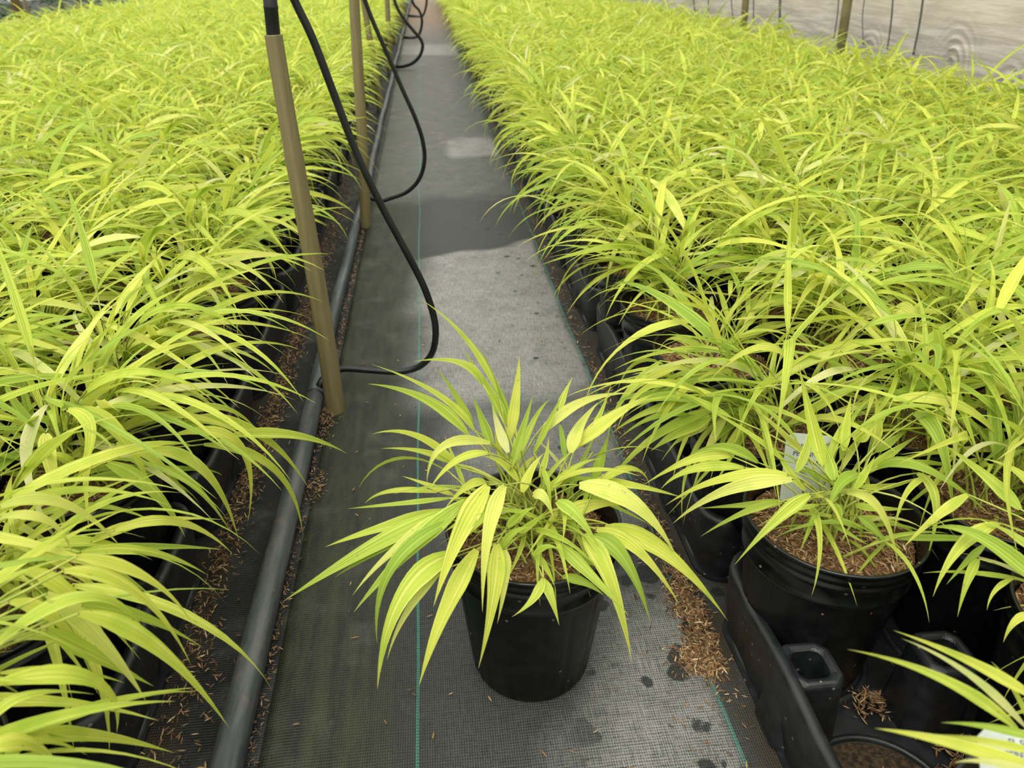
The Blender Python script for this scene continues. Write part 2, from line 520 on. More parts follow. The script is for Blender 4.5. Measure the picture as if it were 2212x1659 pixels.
# ---------------------------------------------------------------- rice hulls (loose husk)
def hull_cloud(name, pts, size=0.0062, flat=0.35, parent=None, tilt=0.5, seed=3):
    """pts: list of (x, y, z); every hull is a small pointed husk of eight faces"""
    g = np.random.default_rng(seed); n = len(pts)
    P = np.asarray(pts, float)
    t = np.array([(-1, 0, 0), (-0.25, 0.5, 0.1), (-0.25, -0.5, 0.1), (-0.2, 0, 0.62), (0.45, 0.42, 0.08), (0.45, -0.42, 0.08), (0.4, 0, 0.5), (1, 0, 0.05)])
    q = np.array([(0, 2, 3, 3), (0, 3, 1, 1), (2, 5, 6, 3), (3, 6, 4, 1), (5, 7, 6, 6), (6, 7, 4, 4)])
    L = size * g.uniform(0.35, 0.62, n); w = L * g.uniform(0.30, 0.48, n); h = w * g.uniform(0.6, 1.0, n)
    yaw = g.uniform(0, 2 * PI, n); pit = g.normal(0, tilt, n)
    v = t[None] * np.stack([L, w, h], 1)[:, None]
    x = v[..., 0] * np.cos(pit)[:, None] - v[..., 2] * np.sin(pit)[:, None]
    z = v[..., 0] * np.sin(pit)[:, None] + v[..., 2] * np.cos(pit)[:, None]
    yv = v[..., 1]
    X = x * np.cos(yaw)[:, None] - yv * np.sin(yaw)[:, None]
    Y = x * np.sin(yaw)[:, None] + yv * np.cos(yaw)[:, None]
    vv = np.stack([X, Y, z], 2) + P[:, None]
    tri = []
    fq = (q[None] + (np.arange(n) * 8)[:, None, None]).reshape(-1, 4)
    # triangles given as quads with a doubled corner: split them out
    faces = [tuple(dict.fromkeys(f)) for f in fq.tolist()]
    me = bpy.data.meshes.new(name); me.from_pydata(vv.reshape(-1, 3).tolist(), [], faces)
    me.materials.append(M['hull'])
    a = me.attributes.new('rnd', 'FLOAT', 'POINT')
    a.data.foreach_set('value', np.repeat(g.uniform(0, 1, n) ** 1.2, 8).astype(np.float32))
    me.update()
    return me


# ---------------------------------------------------------------- pots
POT_R, POT_B, POT_H = 0.0838, 0.0605, 0.1865


def pot_r(z): return POT_B + (POT_R - 0.0035 - POT_B) * (z / POT_H) ** 0.92


def make_pot_meshes():
    prof = [(0.0, 0.004), (0.052, 0.004), (0.0555, 0.0)]
    prof += [(pot_r(0) - 0.001, 0.002)]
    zz = [0.006, 0.014, 0.022, 0.03, 0.05, 0.075, 0.1, 0.12, 0.128, 0.134, 0.140]
    prof += [(pot_r(z), z) for z in zz]
    i0, i1 = 4, 4 + len(zz) - 1

    def mod(a, i):
        if i < i0 or i > i1: return 1.0
        z = prof[i][1]
        p = (a / (2 * PI) * 16) % 1.0
        groove = math.exp(-((min(p, 1 - p)) / 0.055) ** 2)       # ribs between the flat panels
        foot = 0.0
        if z < 0.024:                                            # short slots round the foot
            pf = (a / (2 * PI) * 32) % 1.0
            foot = 0.018 if pf > 0.6 else 0
        return 1 - 0.016 * groove * (1 if z < 0.132 else 0.2) - foot
    b = MB(); b.lathe(prof, 128, mod)
    # inside wall
    b.lathe([(pot_r(0.14), 0.14), (pot_r(0.14) - 0.0018, 0.14), (pot_r(0.09) - 0.002, 0.09)], 64)
    body = b.mesh('pot', M['pot'])
    r = MB()
    rp = [(pot_r(0.139) + 0.0003, 0.139), (pot_r(0.14) + 0.0028, 0.1415), (pot_r(0.14) + 0.0030, 0.1455), (pot_r(0.145) + 0.0012, 0.147),
          (pot_r(0.15) + 0.0014, 0.160), (pot_r(0.16) + 0.0014, 0.163), (pot_r(0.165) + 0.0034, 0.1645), (pot_r(0.166) + 0.0036, 0.1675), (pot_r(0.168) + 0.0016, 0.169),
          (pot_r(0.17) + 0.0016, 0.1725), (pot_r(0.173) + 0.0030, 0.1735), (pot_r(0.175) + 0.0031, 0.1765), (pot_r(0.176) + 0.0014, 0.178),
          (pot_r(0.18) + 0.0018, 0.1815), (POT_R, 0.1832), (POT_R, 0.1858), (POT_R - 0.0012, 0.1865), (POT_R - 0.0032, 0.1858),
          (POT_R - 0.0042, 0.180), (pot_r(0.16) - 0.002, 0.16), (pot_r(0.14) - 0.002, 0.14)]
    r.lathe(rp, 96)
    rim = r.mesh('rim', M['rim'])
    # light versions for far pots
    b2 = MB(); b2.lathe([(0.0, 0.0), (POT_B, 0.0), (pot_r(0.14), 0.14)], 20); far = b2
    b2.lathe([(pot_r(0.14) + 0.003, 0.142), (pot_r(0.16) + 0.002, 0.16), (POT_R, 0.182), (POT_R, 0.1865), (POT_R - 0.004, 0.185), (pot_r(0.15) - 0.004, 0.155), (0.0, 0.160)], 20)
    return body, rim, far.mesh('pot_far', M['pot'])


POT_ME, RIM_ME, POT_FAR = make_pot_meshes()


def mulch_mesh(name, seed, n):
    g = np.random.default_rng(seed); rr = pot_r(0.165) - 0.003
    b = MB(); rings = 9; seg = 36
    vs = [(0, 0, 0.171)]
    for i in range(1, rings + 1):
        q = i / rings
        for k in range(seg):
            a = 2 * PI * k / seg
            vs.append((rr * q * math.cos(a), rr * q * math.sin(a), 0.172 - 0.010 * q ** 2 + g.normal(0, 0.0012)))
    fs = [(0, 1 + k, 1 + (k + 1) % seg) for k in range(seg)]
    for i in range(rings - 1):
        for k in range(seg):
            fs.append((1 + i * seg + k, 1 + (i + 1) * seg + k, 1 + (i + 1) * seg + (k + 1) % seg, 1 + i * seg + (k + 1) % seg))
    b.add(vs, fs)
    base = b.mesh(name, M['soil'])
    pts = []
    for _ in range(n):
        q = math.sqrt(g.uniform()) * 0.97; a = g.uniform(0, 2 * PI)
        pts.append((rr * q * math.cos(a), rr * q * math.sin(a), 0.1725 - 0.010 * q * q + g.uniform(0, 0.0025)))
    return base, hull_cloud('hulls', pts, 0.0088, seed=seed)


MULCH = [mulch_mesh('mulch', 5, 2300), mulch_mesh('mulch', 9, 2300)]


# ---------------------------------------------------------------- leaves
def leaf_profile(t, peak=0.24):
    a = np.clip(t / peak, 0, 1); rise = 0.30 + 0.70 * np.sin(a * PI / 2) ** 0.9
    b = np.clip((t - peak) / (1 - peak), 0, 1); fall = (1 - b ** 1.25) * (1 - 0.22 * b)
    return np.where(t < peak, rise, fall) * np.clip((1 - t) / 0.02, 0.04, 1)


def ribbon(center, side, normal, width, fold=0.30, cols=2):
    """rows of vertices across a leaf: center (n,3), side (n,3), normal (n,3), width (n,)"""
    n = len(center)
    us = np.linspace(-1, 1, cols + 1)
    v = np.concatenate([center[:, None] + side[:, None] * (width[:, None] * 0.5 * us)[..., None]
                        - normal[:, None] * (((1 - np.abs(us)) * fold + (0.06 if cols > 2 else 0) * np.cos(us * 2 * PI)) * width[:, None] * 0.5)[..., None]], 1).reshape(-1, 3)
    w = cols + 1
    i = (np.arange(n - 1)[:, None] * w + np.arange(cols)[None]).ravel()
    q = np.stack([i, i + 1, i + w + 1, i + w], 1)
    uv = np.stack([np.tile((us + 1) / 2, n), np.repeat(np.linspace(0, 1, n), w)], 1)
    return v, q, uv


def leaf_shape(L, W, a0, a1, power, twist, sway, n, cols=2, wav=0.0, seed=0, roll=0.0):
    """a leaf that leaves the origin towards +X at elevation a0 and ends at a1"""
    g = np.random.default_rng(seed)
    t = np.linspace(0, 1, n + 1)
    ang = a0 + (a1 - a0) * t ** power
    yaw = sway * t ** 1.5
    d = np.stack([np.cos(ang) * np.cos(yaw), np.cos(ang) * np.sin(yaw), np.sin(ang)], 1)
    c = np.zeros((n + 1, 3)); c[1:] = np.cumsum((d[:-1] + d[1:]) / 2 * (L / n), 0)
    side = np.stack([-np.sin(yaw), np.cos(yaw), 0 * t], 1)
    nor = np.cross(d, side)
    tw = roll + twist * t + wav * np.sin(t * g.uniform(7, 12) + g.uniform(0, 6))
    s2 = side * np.cos(tw)[:, None] + nor * np.sin(tw)[:, None]
    n2 = np.cross(d, s2)
    return ribbon(c, s2, n2, W * leaf_profile(t), cols=cols)


NV = 44
VAR = []
for i in range(NV):
    g = np.random.default_rng(100 + i)
    kind = i % 4
    a0 = [0.55, 0.35, 0.80, 0.15][kind] + g.normal(0, 0.12)
    a1 = [-0.95, -0.70, -0.35, -1.15][kind] + g.normal(0, 0.22)
    VAR.append(dict(L=0.165 * g.uniform(0.85, 1.2), W=g.uniform(0.0085, 0.0138), a0=a0, a1=a1, power=g.uniform(0.75, 1.4),
                    twist=g.normal(0, 0.45), sway=g.normal(0, 0.22), wav=0.12, seed=i, roll=g.normal(0, 0.35)))
VAR_HI = []
for i, p in enumerate(VAR):
    v, q, uv = leaf_shape(n=11, cols=2, **p)
    VAR_HI.append(big_mesh('leaf', v, q, M['leaf'], uv, np.full(len(v), (i * 0.6180339) % 1)))
VAR_LO = [leaf_shape(n=6, cols=2, **p) for p in VAR]
VAR_XLO = [leaf_shape(n=5, cols=1, **{**p, 'W': p['W'] * 1.05}) for p in VAR]


def rot_to(az, el, roll):
    return Matrix.Rotation(az, 4, 'Z') @ Matrix.Rotation(-el, 4, 'Y') @ Matrix.Rotation(roll, 4, 'X')


def make_template(seed, lean=(0.0, 0.0), culms=15, size=1.0, per=(3, 5), upright=0.0):
    """list of (variant, 4x4 matrix) for the leaves and a list of stem polylines, pot centre at the origin"""
    g = random.Random(seed)
    leaves, stems = [], []
    lx, ly = lean; lm = math.hypot(lx, ly); la = math.atan2(ly, lx)
    for k in range(culms):
        az = 2 * PI * (k + g.uniform(-0.4, 0.4)) / culms
        if lm and g.random() < lm: az = la + g.gauss(0, 0.6)
        base = Vector((g.gauss(0, 0.018), g.gauss(0, 0.018), 0.170))
        el = g.uniform(0.75, 1.45) if k % 3 else g.uniform(1.2, 1.52)
        el = min(1.54, el + upright)
        L = g.uniform(0.075, 0.165) * size
        bend = g.uniform(0.25, 0.9)
        pts = [base.copy()]; n = 6; p = base.copy()
        for j in range(n):
            e = el - bend * ((j + 1) / n) ** 1.5
            p = p + Vector((math.cos(az) * math.cos(e), math.sin(az) * math.cos(e), math.sin(e))) * (L / n)
            pts.append(p.copy())
        stems.append(pts)
        m = g.randint(*per)
        for j in range(m):
            f = 0.30 + 0.70 * (j + 0.5 * g.random()) / max(1, m - 0.5); f = min(1, f)
            i = min(n - 1, int(f * n)); q = pts[i].lerp(pts[i + 1], f * n - i)
            e = el - bend * f ** 1.5
            s = (-1) ** j
            laz = az + s * g.uniform(0.15, 1.0) * (1.15 - 0.6 * f)
            lel = (e - 0.55) * 0.55 + g.uniform(-0.22, 0.18)
            sc_ = g.uniform(0.72, 1.18) * (0.7 + 0.45 * f if f < 0.75 else 1.0) * size
            leaves.append((g.randrange(NV), Matrix.Translation(q) @ rot_to(laz, lel, g.gauss(0, 0.3)) @ Matrix.Scale(sc_, 4)))
    for k in range(9):                                   # short young leaves round the crown
        az = g.uniform(0, 2 * PI); q = Vector((math.cos(az) * 0.018, math.sin(az) * 0.018, 0.170))
        leaves.append((g.randrange(NV), Matrix.Translation(q) @ rot_to(az, g.uniform(-0.1, 0.8), g.gauss(0, 0.4)) @ Matrix.Scale(g.uniform(0.28, 0.5), 4)))
    return leaves, stems


def stems_mesh(stems, r0=0.0013, n=5):
    b = MB()
    for p in stems:
        b.tube(p, [r0 * (1.15 - 0.6 * i / (len(p) - 1)) for i in range(len(p))], n, cap=False)
    return b.mesh('stems', M['stem'])


def joined_foliage(tpl, lib):
    vs, qs, uvs, rn = [], [], [], []
    off = 0
    for j, (k, m) in enumerate(tpl[0]):
        v, q, uv = lib[k]; A = np.array(m)
        vs.append(v @ A[:3, :3].T + A[:3, 3]); qs.append(q + off); uvs.append(uv)
        rn.append(np.full(len(v), (j * 0.7548 + k * 0.31) % 1)); off += len(v)
    return np.concatenate(vs), np.concatenate(qs), np.concatenate(uvs), np.concatenate(rn)


NT = 9
TPL = {}
for side, lean in (('mid', (0, 0)), ('right', (-0.42, -0.12)), ('left', (0.45, -0.15))):
    TPL[side] = [make_template(900 + 31 * i + len(side), lean, culms=19 + (i % 4), upright=0.10 * (i % 3) + 0.04) for i in range(NT)]
STEM_ME = {s: [stems_mesh(t[1]) for t in TPL[s]] for s in TPL}
FOL_ME = {}
for s in TPL:
    FOL_ME[s] = []
    for t in TPL[s]:
        v, q, uv, rn = joined_foliage(t, VAR_LO)
        FOL_ME[s].append(big_mesh('foliage', v, q, M['leaf'], uv, rn))

ORD = ('first second third fourth fifth sixth seventh eighth ninth tenth eleventh twelfth thirteenth fourteenth fifteenth sixteenth '
       'seventeenth eighteenth nineteenth twentieth twenty-first twenty-second twenty-third twenty-fourth twenty-fifth twenty-sixth twenty-seventh '
       'twenty-eighth twenty-ninth thirtieth').split()
N_LEAF = [0]


def add_pot(t, hi=True, var=0):
    p = link('pot', POT_ME if hi else POT_FAR, t)
    if hi:
        link('rim', RIM_ME, p)
        base, hulls = MULCH[var % 2]
        mu = link('mulch', base, t); mu['label'] = 'brown rice hull mulch'; mu.rotation_euler.z = var * 1.3
        h = link('hulls', hulls, mu); h['kind'] = 'stuff'
    return p


def add_leaves(t, tpl):
    for k, m in tpl:
        o = bpy.data.objects.new('leaf', VAR_HI[k]); C.objects.link(o); o.parent = t
        o.matrix_local = m; N_LEAF[0] += 1


def potted(label, loc, rz, side, ti, detail, group, scale=1.0, var=0):
    t = empty('potted_plant', loc, rz); t.scale = (1, 1, 1)
    tag(t, label, 'plant', group)
    add_pot(t, detail >= 1, var)
    if detail >= 2:
        add_leaves(t, [(k, Matrix.Scale(1, 4) @ m) for k, m in TPL[side][ti][0]])
    else:
        f = link('foliage', FOL_ME[side][ti], t); f['kind'] = 'stuff'
    s = link('stems', STEM_ME[side][ti], t); s['kind'] = 'stuff'
    return t


# ---------------------------------------------------------------- leaves placed one by one (foreground plants)
def traced_leaf(parent_inv, base, mid, tip, wpx, yb, yt, seed, n=14, wscale=1.0):
    """a leaf whose base, middle and tip stand at the given directions and distances; real 3-D arc"""
    P0, P2 = at_y(*base, yb), at_y(*tip, yt)
    P1 = at_y(*mid, (yb + yt) / 2)
    ctrl = P1 * 2 - (P0 + P2) * 0.5
    t = np.linspace(0, 1, n + 1)[:, None]
    c = (1 - t) ** 2 * np.array(P0) + 2 * t * (1 - t) * np.array(ctrl) + t ** 2 * np.array(P2)
    d = np.gradient(c, axis=0); d /= np.linalg.norm(d, axis=1)[:, None]
    tocam = np.array((0, 0, CAM_Z)) - c; tocam /= np.linalg.norm(tocam, axis=1)[:, None]
    up = tocam * 0.75 + np.array((0, 0, 1.0)) * 0.55
    side = np.cross(up, d); side /= np.linalg.norm(side, axis=1)[:, None]
    nor = np.cross(d, side)
    g = np.random.default_rng(seed)
    tw = g.normal(0, 0.10) + g.normal(0, 0.35) * t[:, 0] + 0.10 * np.sin(t[:, 0] * g.uniform(6, 11) + g.uniform(0, 6))
    s2 = side * np.cos(tw)[:, None] + nor * np.sin(tw)[:, None]
    n2 = np.cross(d, s2)
    dep = project(P1)[2]
    W = wpx * dep / FPX * wscale
    v, q, uv = ribbon(c, s2, n2, W * leaf_profile(t[:, 0], 0.28), fold=0.34, cols=4)
    A = np.array(parent_inv)
    v = v @ A[:3, :3].T + A[:3, 3]
    return big_mesh('leaf', v, q, M['leaf'], uv, np.full(len(v), g.uniform(0, 1))), P0


def arc_stem(a, b, n=6):
    a, b = Vector(a), Vector(b)
    c = Vector(((a.x * 0.8 + b.x * 0.2), (a.y * 0.8 + b.y * 0.2), max(a.z, b.z) * 0.55 + min(a.z, b.z) * 0.45 + 0.2 * abs(b.z - a.z)))
    return [((1 - t) ** 2) * a + 2 * t * (1 - t) * c + t * t * b for t in [i / n for i in range(n + 1)]]


def traced_plant(t, loc, rows, tones=None):
    """rows: (bx,by, mx,my, tx,ty, width px, yb, yt[, tone])"""
    inv = Matrix.Translation(-Vector(loc))
    stems = []
    for i, r in enumerate(rows):
        seed = 5000 + i * 7 + int(loc[0] * 1000)
        me, p0 = traced_leaf(inv, (r[0], r[1]), (r[2], r[3]), (r[4], r[5]), r[6], r[7], r[8], seed)
        if len(r) > 9: me.attributes['rnd'].data.foreach_set('value', np.full(len(me.vertices), r[9], np.float32))
        o = link('leaf', me, t); N_LEAF[0] += 1
        q = p0 - Vector(loc)
        g = random.Random(seed)
        stems.append(arc_stem((g.gauss(0, 0.014), g.gauss(0, 0.014), 0.170), q))
    s = link('stems', stems_mesh(stems, 0.0012), t); s['kind'] = 'stuff'


HERO = (0.078, 0.539, 0.002)
h = HERO[1]
HERO_LEAVES = [
    # rising and leaning back
    (1075, 850, 1010, 735, 908, 646, 15, h + .03, h + .06), (1043, 831, 994, 783, 893, 781, 20, h + .02, h + .02),
    (1098, 917, 1055, 840, 996, 751, 22, h + .02, h + .04), (1097, 900, 1077, 842, 1034, 743, 17, h + .03, h + .05),
    (1101, 948, 1115, 851, 1122, 766, 25, h + .01, h + .04, .62), (1104, 1010, 1130, 925, 1152, 853, 20, h - .01, h + .02, .965),
    (1098, 978, 1077, 923, 1062, 868, 22, h - .01, h + .02, .8), (1063, 964, 1041, 906, 1020, 855, 22, h, h + .02, .96),
    (1020, 926, 991, 865, 939, 790, 18, h + .03, h + .05, .15), (1024, 929, 944, 850, 800, 786, 17, h + .02, h + .03, .3),
    (1010, 937, 919, 862, 793, 829, 25, h + .01, h + .02, .2), (993, 1009, 901, 941, 803, 938, 18, h + .01, h, .35),
    (981, 1002, 907, 974, 822, 969, 15, h + .01, h + .02), (1060, 957, 960, 962, 922, 1044, 24, h - .01, h - .05, .7),
    (1055, 978, 985, 995, 925, 1062, 24, h - .02, h - .05, .6), (981, 1070, 919, 1045, 867, 1028, 14, h, h + .01),
    (944, 1063, 846, 1060, 787, 1088, 14, h - .01, h - .02), (969, 1076, 846, 1089, 750, 1099, 15, h - .02, h - .03, .2),
    # left and front left, hanging
    (950, 1105, 785, 1190, 612, 1299, 38, h - .03, h - .06, .25), (960, 1102, 820, 1140, 701, 1182, 30, h - .02, h - .03, .4),
    (932, 1131, 821, 1187, 723, 1247, 22, h - .03, h - .05), (993, 1095, 860, 1180, 761, 1287, 34, h - .03, h - .07, .78),
    (1005, 1082, 880, 1190, 763, 1324, 42, h - .04, h - .09, .82), (975, 1125, 845, 1225, 815, 1392, 32, h - .05, h - .10, .7),
    (985, 1195, 868, 1290, 815, 1490, 50, h - .06, h - .13, .45), (956, 1230, 880, 1320, 836, 1426, 20, h - .07, h - .12, .8),
    (1030, 1187, 958, 1325, 905, 1483, 46, h - .075, h - .14, .5), (1054, 1048, 990, 1160, 936, 1312, 48, h - .05, h - .11, .72),
    (1091, 1048, 1055, 1150, 1042, 1324, 36, h - .06, h - .13, .84), (1073, 1174, 1066, 1290, 1033, 1446, 40, h - .085, h - .14, .48),
    (1091, 1187, 1091, 1254, 1074, 1348, 24, h - .085, h - .12, .9), (1174, 1248, 1150, 1295, 1105, 1333, 22, h - .10, h - .125, .12),
    (1174, 1251, 1192, 1295, 1208, 1351, 22, h - .10, h - .125, .1), (1150, 1193, 1180, 1228, 1199, 1270, 17, h - .07, h - .10, .1),
    # right and front right
    (1214, 1245, 1263, 1258, 1306, 1288, 22, h - .075, h - .10, .05), (1205, 1174, 1280, 1245, 1359, 1331, 33, h - .07, h - .12, .92),
    (1260, 1156, 1318, 1250, 1365, 1431, 44, h - .06, h - .12, .5), (1282, 1156, 1352, 1212, 1405, 1346, 40, h - .05, h - .09, .68),
    (1288, 1144, 1380, 1190, 1469, 1309, 30, h - .04, h - .08, .74), (1306, 1140, 1440, 1195, 1573, 1342, 44, h - .03, h - .07, .45),
    (1251, 1048, 1375, 1090, 1466, 1213, 52, h - .02, h - .05, .6), (1260, 1045, 1355, 1046, 1478, 1076, 26, h + .0, h + .0, .55),
    (1202, 1082, 1245, 1112, 1295, 1185, 34, h - .05, h - .09, .8), (1220, 1112, 1280, 1090, 1345, 1092, 34, h - .02, h - .02, .6),
    (1208, 886, 1220, 849, 1239, 812, 16, h + .04, h + .06, .35), (1180, 929, 1257, 868, 1368, 849, 25, h + .03, h + .05, .55),
    (1233, 978, 1251, 923, 1294, 867, 30, h + .01, h + .04, .6), (1245, 962, 1330, 895, 1415, 850, 34, h + .02, h + .04, .66),
    (1282, 916, 1300, 886, 1322, 824, 13, h + .03, h + .05), (1282, 1039, 1300, 984, 1316, 935, 24, h + .02, h + .04, .12),
    (1153, 978, 1190, 904, 1216, 850, 14, h + .02, h + .04), (1128, 1064, 1147, 1015, 1176, 978, 25, h - .02, h, .7),
    (1150, 1068, 1175, 1074, 1196, 1121, 28, h - .04, h - .06, .7), (1120, 1040, 1085, 1000, 1040, 985, 18, h - .01, h, .4),
    (1165, 1030, 1180, 985, 1185, 940, 14, h, h + .02, .3), (1190, 1060, 1240, 1010, 1300, 990, 18, h, h + .02, .3),
    (1120, 1150, 1150, 1130, 1185, 1100, 20, h - .06, h - .07, .08), (1095, 1140, 1125, 1110, 1160, 1095, 22, h - .06, h - .06, .1),
    (1080, 1190, 1110, 1150, 1150, 1140, 20, h - .08, h - .085, .12), (1150, 1200, 1185, 1180, 1215, 1195, 16, h - .08, h - .09, .1),
    (1030, 1150, 1000, 1130, 960, 1150, 20, h - .05, h - .06, .3), (1060, 1100, 1040, 1120, 1000, 1170, 26, h - .06, h - .08, .3),
    (1240, 1190, 1275, 1215, 1310, 1225, 14, h - .06, h - .07, .2), (1170, 1010, 1185, 1050, 1190, 1110, 14, h - .03, h - .05, .3),
    (1050, 1040, 1010, 1050, 960, 1100, 24, h - .02, h - .04, .5), (1095, 1010, 1075, 960, 1072, 905, 14, h, h + .02, .5),
]
# a plant standing alone in the aisle
hero = tag(empty('potted_plant', HERO), 'lime grass in black pot standing alone in the middle of the aisle', 'plant')
add_pot(hero, True, 0)
traced_plant(hero, HERO, HERO_LEAVES)
ht = make_template(77, (0, 0), culms=14, size=0.55, per=(2, 4))
add_leaves(hero, ht[0]); link('stems', stems_mesh(ht[1]), hero)['kind'] = 'stuff'

# ---------------------------------------------------------------- the beds
PITCHG = 0.17
R_X0, R_Y0 = 0.362, 0.171
L_X0, L_Y0 = -0.385, 0.320
plants = []                                                         # (bed, column, row, x, y)
for side, x0, y0, s, ncol in (('right', R_X0, R_Y0, 1, 9), ('left', L_X0, L_Y0, -1, 13)):
    for c_ in range(ncol):
        for r_ in range(90):
            x, y = x0 + s * c_ * PITCHG, y0 + r_ * PITCHG
            if c_ > 1 and y > 10.5: continue
            if y > 14.5: continue
            ok = False
            for z in (0.2, 0.38):
                for dx in (-0.18, 0.18):
                    for dy in (-0.12, 0.12):
                        u, v, d = project((x + dx, y + dy, z))
                        if d > 0.1 and -60 < u < IW + 60 and -60 < v < IH + 160: ok = True
            if not ok: continue
            plants.append([side, c_, r_, x, y])
# places of the foreground pots as they stand
FIX = {('right', 0, 1): None, ('right', 0, 0): (0.362, 0.190), ('right', 0, 2): (0.362, 0.511), ('right', 1, 2): (0.547, 0.527), ('right', 1, 1): (0.534, 0.362),
       ('right', 0, 3): (0.364, 0.682), ('right', 0, 4): (0.368, 0.853), ('right', 0, 5): (0.360, 1.012)}
g = random.Random(4)
todo = []
for p in plants:
    k = (p[0], p[1], p[2])
    if k in FIX:
        if FIX[k] is None: continue
        p[3], p[4] = FIX[k]
    else:
        p[3] += g.uniform(-0.007, 0.007); p[4] += g.uniform(-0.007, 0.007)
    p.append(project((p[3], p[4], 0.25))[2])
    todo.append(p)
todo.sort(key=lambda p: p[5])
INDIV = 298
first_row = {s: min(p[2] for p in todo if p[0] == s and p[1] == 0) for s in ('left', 'right')}

SPECIAL = {
    ('right', 0, 2): 'lime grass in shiny black pot beside the empty cell, white tag behind',
    ('right', 0, 0): 'lime grass in the bottom right corner with a white card tag',
    ('right', 0, 4): 'lime grass in black pot at right aisle edge, bare brown mulch showing in front',
    ('right', 0, 5): 'lime grass spilling over the aisle just behind the bare mulch pot',
    ('right', 1, 1): 'lime grass whose black pot rim is cut by the right frame edge',
}
FAR_V, FAR_Q, FAR_UV, FAR_R, FAR_M = [], [], [], [], []
far_off = 0
potv = np.array([v.co[:] for v in POT_FAR.vertices]); potq = np.array([list(p.vertices) for p in POT_FAR.polygons])
FAR_LIB = {s: [joined_foliage(t, VAR_XLO) for t in TPL[s]] for s in TPL}
TRACED = {('right', 0, 2), ('right', 0, 3), ('right', 1, 1), ('right', 0, 0), ('left', 0, 0), ('left', 0, 1), ('left', 0, 2)}
keep = {}
for idx, (side, c_, r_, x, y, dep) in enumerate(todo):
    edge = c_ == 0
    kind = side if edge or (c_ == 1 and g.random() < 0.5) else 'mid'
    ti = g.randrange(NT)
    rz = g.uniform(-0.45, 0.45) if kind != 'mid' else g.uniform(0, 2 * PI)
    if idx < INDIV:
        rr = ORD[r_ - first_row[side]] if 0 <= r_ - first_row[side] < len(ORD) else 'front'
        key = (side, c_, r_)
        pos = 'at the aisle edge' if c_ == 0 else '%s pot from the aisle' % ORD[c_]
        label = SPECIAL.get(key, 'lime grass in black pot, %s bed, %s row back, %s' % (side, rr, pos))
        det = 2 if dep < 1.75 else 1
        if key in {('right', 0, 2), ('right', 0, 0), ('right', 1, 1)}:
            t = tag(empty('potted_plant', (x, y, 0.008)), label, 'plant', 'potted grasses in the %s bed' % side)
            add_pot(t, True, idx)
            q = make_template(300 + idx, (0, 0), culms=8, size=0.62, per=(2, 4))
            add_leaves(t, q[0]); link('stems', stems_mesh(q[1]), t)['kind'] = 'stuff'
        elif key == ('right', 0, 4):
            t = tag(empty('potted_plant', (x, y, 0.008)), label, 'plant', 'potted grasses in the %s bed' % side)
            add_pot(t, True, idx)
            q = make_template(345, (0.75, 0.25), culms=10, size=0.85, per=(3, 4))
            add_leaves(t, q[0]); link('stems', stems_mesh(q[1]), t)['kind'] = 'stuff'
        else:
            t = potted(label, (x, y, 0.008), rz, kind, ti, det, 'potted grasses in the %s bed' % side, var=idx)
        keep[key] = (t, (x, y, 0.008), rz)
    else:
        v, q, uv, rn = FAR_LIB[kind][ti]
        cs, sn = math.cos(rz), math.sin(rz)
        A = np.array([(cs, -sn, 0), (sn, cs, 0), (0, 0, 1)])
        sc_ = g.uniform(0.92, 1.1)
        vv = (v * np.array((1, 1, sc_))) @ A.T + np.array((x, y, 0.008))
        FAR_V.append(vv); FAR_Q.append(q + far_off); FAR_UV.append(uv); FAR_R.append((rn + g.random()) % 1)
        FAR_M.append(np.zeros(len(q), int)); far_off += len(vv)
        if c_ < 2:
            FAR_V.append(potv + np.array((x, y, 0.008))); FAR_Q.append(potq + far_off)
            FAR_UV.append(np.zeros((len(potv), 2))); FAR_R.append(np.zeros(len(potv))); FAR_M.append(np.ones(len(potq), int))
            far_off += len(potv)
far = link('distant_potted_plants', big_mesh('distant_potted_plants', np.concatenate(FAR_V), np.concatenate(FAR_Q), [M['leaf'], M['pot']],
                                              np.concatenate(FAR_UV), np.concatenate(FAR_R), np.concatenate(FAR_M)))
tag(far, 'blurred mass of lime potted grasses in the far rows of both beds', 'plants', None, 'stuff')


# foreground leaves of bed plants, one by one
def more_leaves(key, rows):
    t, loc, rz = keep[key]
    t.rotation_euler.z = 0 if key in {('right', 0, 2), ('right', 0, 0), ('right', 1, 1)} else rz
    if t.rotation_euler.z:
        inv = Matrix.Rotation(-rz, 4, 'Z') @ Matrix.Translation(-Vector(loc))
        stems = []
        for i, r in enumerate(rows):
            me, p0 = traced_leaf(inv, (r[0], r[1]), (r[2], r[3]), (r[4], r[5]), r[6], r[7], r[8], 7000 + i + int(loc[1] * 999))
            if len(r) > 9: me.attributes['rnd'].data.foreach_set('value', np.full(len(me.vertices), r[9], np.float32))
            link('leaf', me, t); N_LEAF[0] += 1
            stems.append(arc_stem((0, 0, 0.17), inv @ p0))
        link('stems', stems_mesh(stems), t)['kind'] = 'stuff'
    else:
        traced_plant(t, loc, rows)


